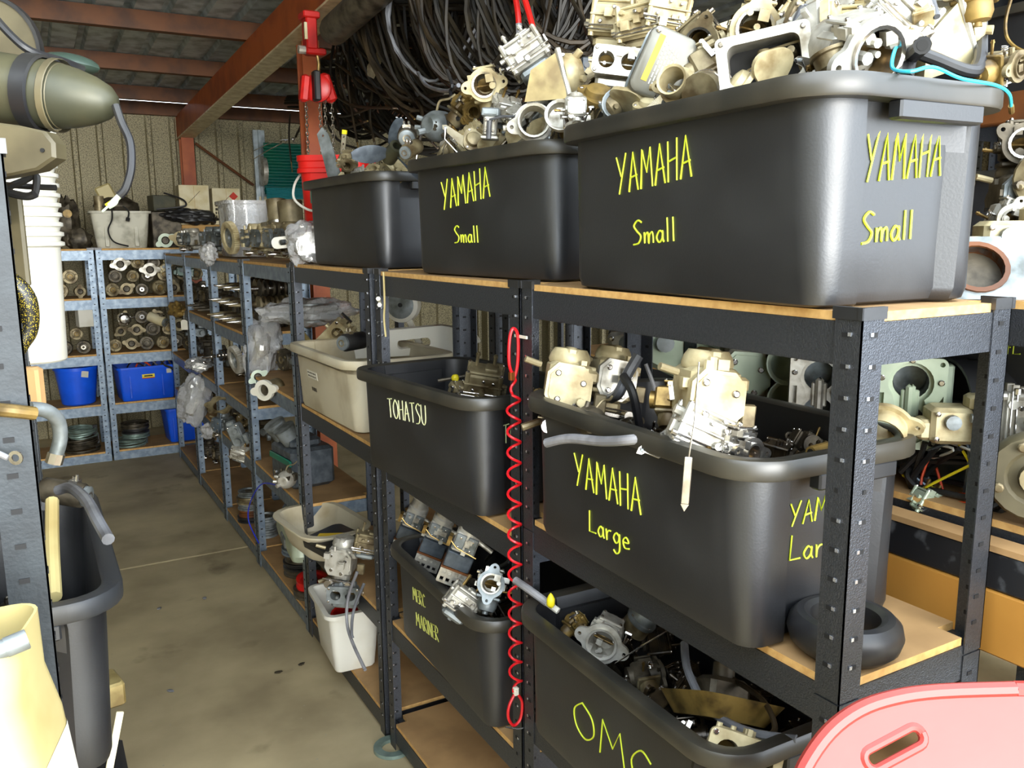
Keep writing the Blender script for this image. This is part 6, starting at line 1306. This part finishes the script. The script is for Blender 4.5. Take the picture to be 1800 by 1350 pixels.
# red coiled cord tied to the post
rcx, rcy = .892, 1.562
cd = empty('coiled_cord'); hp = []
ztop, zbot, turns = 1.345, .62, 15.5
n_ = int(turns * 14)
for k in range(n_ + 1):
    a = 2 * PI * k / 14; z = ztop + (zbot - ztop) * k / n_; rr = .0145 if 8 < k < n_ - 6 else .006
    hp.append((rr * math.cos(a), rr * math.sin(a), z - 1.0))
MB().tube(hp, .0031, 6).obj('coil', 'red_cord', cd)
MB().tube(spline([(.005, 0, .345), (-.012, -.004, .38), (-.012, -.006, .435), (-.004, -.008, .458), (.008, -.006, .44), (.008, -.004, .38), (.0, 0, .345)]), .0035, 6).obj('top_loop', 'red_cord', cd)
MB().box((.012, -.012, .44), (.004, .05, .006), (0, 0, R(0))).obj('cable_tie', 'paper', cd); MB().box((-.004, 0, .355), (.012, .012, .02), b=.002).obj('sleeve', 'copper', cd)
MB().tube(spline([(0, 0, -.38), (-.018, 0, -.41), (-.02, 0, -.44), (-.006, 0, -.462), (.012, 0, -.45), (.016, 0, -.41), (0, 0, -.38)]), .0035, 6).obj('bottom_loop', 'red_cord', cd); MB().box((0, 0, -.378), (.012, .012, .02), b=.002).obj('ferrule', 'paper', cd); MB().tube([(-.03, -.004, -.456), (0, -.006, -.47), (.016, -.004, -.474)], .002, 5).obj('clip', 'steel_bright', cd)
put(cd, (rcx, rcy, 1.0), (0, 0, 0), 1, 'red coiled cord hanging in front of the post between the first two bays', 'cord')
put(MB().ring((0, 0, 0), (0, 0, 1), .062, .036, .012, 36).obj('floor_ring', 'zinc_green'), (.905, 2.40, .001), (0, 0, 0), 1, 'flat zinc ring lying on the floor around a post foot', 'ring')
ty = empty('rubber_ring'); MB().lathe([(.060, .0), (.075, .004), (.090, .018), (.096, .038), (.092, .056), (.080, .068), (.068, .070), (.058, .064), (.055, .045), (.056, .012)], n=40, loop=True).obj('tyre', 'rubber', ty); put(ty, (1.0, .775, 1.044), (0, 0, 0), .85, 'black rubber ring like a small tyre on the shelf end', 'ring')
# debris on the floor
for k, pos in enumerate(((0.711, 3.087, 0.001), (0.805, 3.104, 0.001), (0.392, 3.938, 0.001), (0.591, 3.948, 0.001), (0.329, 3.153, 0.001))):
    q = MB().sphere((0, 0, .002), .012, 9, 5, (1.4, .8, .2), .5, k).obj('floor_scrap', 'print_dark' if k < 2 else 'hose_grey'); put(q, pos, (0, 0, 30 * k), 1, ('dark scrap on the floor nearest the racks', 'small dark scrap on the floor beside the other', 'pale flake on the middle of the floor', 'pale flake closer to the shelves', 'pale flake low on the aisle floor')[k], 'scrap')
# red plastic sled
sd = empty('red_sled'); ST = Vector((0.828, 0.516, 1.157)); su = Vector((.87, -.49, 0)); sn = Vector((-.42, -.75, .50)).normalized(); sv = sn.cross(su).normalized(); sn = su.cross(sv).normalized()
if sv.z < 0: sv = -sv
SM = Matrix(((su.x, sv.x, sn.x, 0), (su.y, sv.y, sn.y, 0), (su.z, sv.z, sn.z, 0), (0, 0, 0, 1)))
half = [(.085, .0), (.0, -.002), (-.05, -.008), (-.09, -.02), (-.125, -.042), (-.155, -.075), (-.175, -.11), (-.20, -.135), (-.22, -.18), (-.225, -.26), (-.225, -1.0), (-.20, -1.12), (-.12, -1.16), (.085, -1.17)]
ol = spline([(u, v, 0) for u, v in half], 4); ol = [(p.x, p.y) for p in ol]; full = ol + [(.17 - x, y) for x, y in reversed(ol[1:-1])]
def slot(cx, cy, l, h, a): return [(cx + x * math.cos(a) - y * math.sin(a), cy + x * math.sin(a) + y * math.cos(a)) for x, y in rrect(l, h, h * .46, 4)]
h1, h2 = slot(-.058, -.058, .072, .021, R(24)), slot(.228, -.058, .072, .021, R(-24))
MB().plate(full, [h1, h2], -.008, .0, SM).obj('panel', 'sled_red', sd)
MB().tube([SM @ Vector((x, y, -.004)) for x, y in full + [full[0]]], .009, 8).obj('rolled_rim', 'sled_red', sd)
for h_ in (h1, h2): MB().tube([SM @ Vector((x, y, -.003)) for x, y in h_ + [h_[0]]], .0055, 8).obj('handle_edge', 'sled_red', sd)
MB().tube(spline([SM @ Vector(p) for p in ((-.19, -.15, .0), (-.15, -.125, .004), (-.10, -.135, .004), (.08, -.14, .004), (.27, -.135, .004), (.32, -.125, .004), (.36, -.15, 0))]), .007, 8).obj('moulded_ridge', 'sled_red', sd)
put(sd, tuple(ST), (0, 0, 0), 1, 'faded red plastic sled with a handle slot leaning at the rack end', 'sled')

# ================================================================== hanging control cables
rl = MB().cyl((0, 1.2, 0), (0, 5.2, 0), .018, n=10).obj('hanging_rail', 'rust_paint'); put(rl, (1.62, 0, 2.66), (0, 0, 0), 1, 'steel rail under the roof carrying the control cables', 'rail')
rk = random.Random(77)
def hang(c, rx_, rz_, loops, m, rad, dep=.05):
    e = empty('cable_coil'); mb = MB()
    for k in range(loops):
        s = rk.uniform(.80, 1.08); sz = rk.uniform(.86, 1.06); ph = rk.uniform(-.25, .25); dz = rk.uniform(-.05, .05); dd = rk.uniform(-dep, dep); tl = rk.uniform(-.5, .5); pts = []
        for j in range(31):
            a = 2 * PI * j / 30; u = rx_ * s * math.cos(a + ph); v = rz_ * sz * math.sin(a); v = v if v < 0 else v * .75; v = min(v, 2.64 - c[2] - abs(dz))
            pts.append(_rt * (u + .02 * math.sin(3 * a + k)) + Vector((0, 0, v + dz)) + _f0 * (dd + .10 * tl * math.sin(a)))
        mb.tube(pts, rad * rk.uniform(.8, 1.15), 5, cap=False)
    stuffed(mb.obj('turns', m, e)); e.location = c; return e
CL = 'coil of black control cables hanging in the dense cable bundle'; CG = 'hanging cable coils'
cc = [((1.550, 3.713, 2.732), .22, .42), ((1.500, 3.354, 2.683), .26, .48), ((1.550, 3.194, 2.670), .25, .50), ((1.500, 2.859, 2.597), .24, .44), ((1.500, 2.693, 2.554), .22, .42), ((1.600, 4.124, 2.758), .16, .44), ((1.600, 3.712, 2.618), .24, .40), ((1.620, 3.397, 2.621), .3, .46), ((1.620, 3.043, 2.601), .26, .40), ((1.500, 2.541, 2.515), .18, .36), ((1.550, 2.481, 2.507), .2, .34), ((1.600, 2.392, 2.507), .2, .30), ((1.750, 4.880, 2.791), .2, .5), ((1.800, 4.335, 2.633), .3, .45), ((1.800, 3.662, 2.557), .34, .42), ((1.800, 3.140, 2.584), .3, .4), ((1.850, 2.803, 2.553), .3, .38), ((1.950, 6.137, 3.060), .24, .5), ((1.800, 2.519, 2.587), .26, .36), ((1.900, 5.120, 2.659), .34, .42), ((1.900, 4.136, 2.468), .36, .36), ((1.950, 3.614, 2.563), .36, .44)]
for k, (c_, a, b_) in enumerate(cc): tag(hang(c_, a, b_, 9 if k < 12 else 8, ('cable_black', 'cable_brown', 'cable_black', 'cable_brown', 'cable_black')[k % 5], .0075 if k < 12 else .0085), CL, 'cable coil', CG)
tag(hang((1.420, 3.024, 2.551), .17, .34, 2, 'cable_grey', .007, .01), 'grey cable coil standing out against the black ones', 'cable coil')
# single cables that fan out below the bundle, with bright end fittings
rk2 = random.Random(31)
ends = [((1.500, 4.336, 2.767), (1.500, 4.557, 2.503), (1.450, 4.267, 2.152)), ((1.500, 4.167, 2.756), (1.500, 4.274, 2.430), (1.500, 4.176, 2.117)), ((1.500, 4.009, 2.746), (1.500, 3.966, 2.434), (1.400, 3.062, 2.006)), ((1.500, 4.457, 2.543), (1.480, 3.713, 2.269), (1.450, 3.057, 2.186)), ((1.520, 4.419, 2.594), (1.500, 3.969, 2.409), (1.450, 3.391, 2.154)), ((1.500, 3.895, 2.397), (1.500, 3.987, 2.230), (1.500, 3.940, 2.095)), ((1.600, 5.045, 2.746), (1.600, 5.262, 2.459), (1.600, 5.603, 2.294)), ((1.700, 6.065, 2.497), (1.700, 6.122, 2.351), (1.700, 6.098, 2.175)), ((1.480, 3.438, 2.480), (1.460, 3.180, 2.258), (1.440, 2.847, 2.136)), ((1.500, 3.689, 2.340), (1.450, 3.274, 2.162), (1.420, 3.244, 2.003)), ((1.400, 2.121, 2.318), (1.380, 1.979, 2.168), (1.360, 1.910, 2.025)), ((1.400, 2.078, 2.308), (1.400, 2.036, 2.210), (1.360, 1.919, 2.126)), ((1.420, 2.338, 2.371), (1.400, 2.426, 2.272), (1.360, 2.543, 2.169)), ((1.400, 2.210, 2.339), (1.400, 2.242, 2.268), (1.380, 2.235, 2.209)), ((1.350, 1.887, 2.257), (1.330, 1.862, 2.126), (1.300, 1.799, 2.004)), ((1.550, 4.721, 2.444), (1.500, 4.222, 2.300), (1.480, 3.650, 2.212)), ((1.600, 5.108, 2.342), (1.550, 4.556, 2.230), (1.500, 4.069, 2.201)), ((1.600, 5.210, 2.419), (1.550, 4.548, 2.288), (1.500, 3.985, 2.256))]
for k, p in enumerate(ends): tube_thing('control_cable', list(p), .0062 if k % 3 else .008, ('cable_black', 'cable_brown')[k % 2], 6, tip=(('steel_bright', 'brass', 'steel_bright')[k % 3], .004, .07), label='loose control cable with a bright end dropping out of the bundle', cat='cable', group='loose control cables')
for k, p in enumerate((((1.360, 2.355, 2.368), (1.360, 2.339, 2.316), (1.360, 2.332, 2.269)), ((1.360, 2.305, 2.356), (1.360, 2.272, 2.293), (1.360, 2.247, 2.241)))): tube_thing('red_cable', list(p), .009, 'red_plastic', 8, tip=('hose_grey', .010, .05), label=('first', 'second')[k] + ' of two red sleeved cables hanging above the second tub', cat='cable')
stp = MB().plate([(-.03, -.1), (.0, -.11), (.03, -.02), (.035, .12), (-.01, .12), (.0, .0), (-.035, -.06)], [circ(.01, .06, .004, 8)], -.002, .002, XZ).obj('metal_strip', 'alu_dirty'); put(stp, (1.400, 3.613, 2.432), (0, 8, -30), 1.0, 'dull metal strip with a notch hanging among the cables', 'strip')
for k, p in enumerate((((1.900, 8.409, 2.333), (1.800, 7.137, 2.347), (1.700, 5.953, 2.334)), ((1.900, 8.153, 2.425), (1.800, 6.946, 2.396), (1.720, 6.097, 2.330)))): tube_thing('steel_rod', list(p), .004, 'steel_bright', 5, label=('lower', 'upper')[k] + ' of two bright wires sticking out in front of the green sheet', cat='wire')
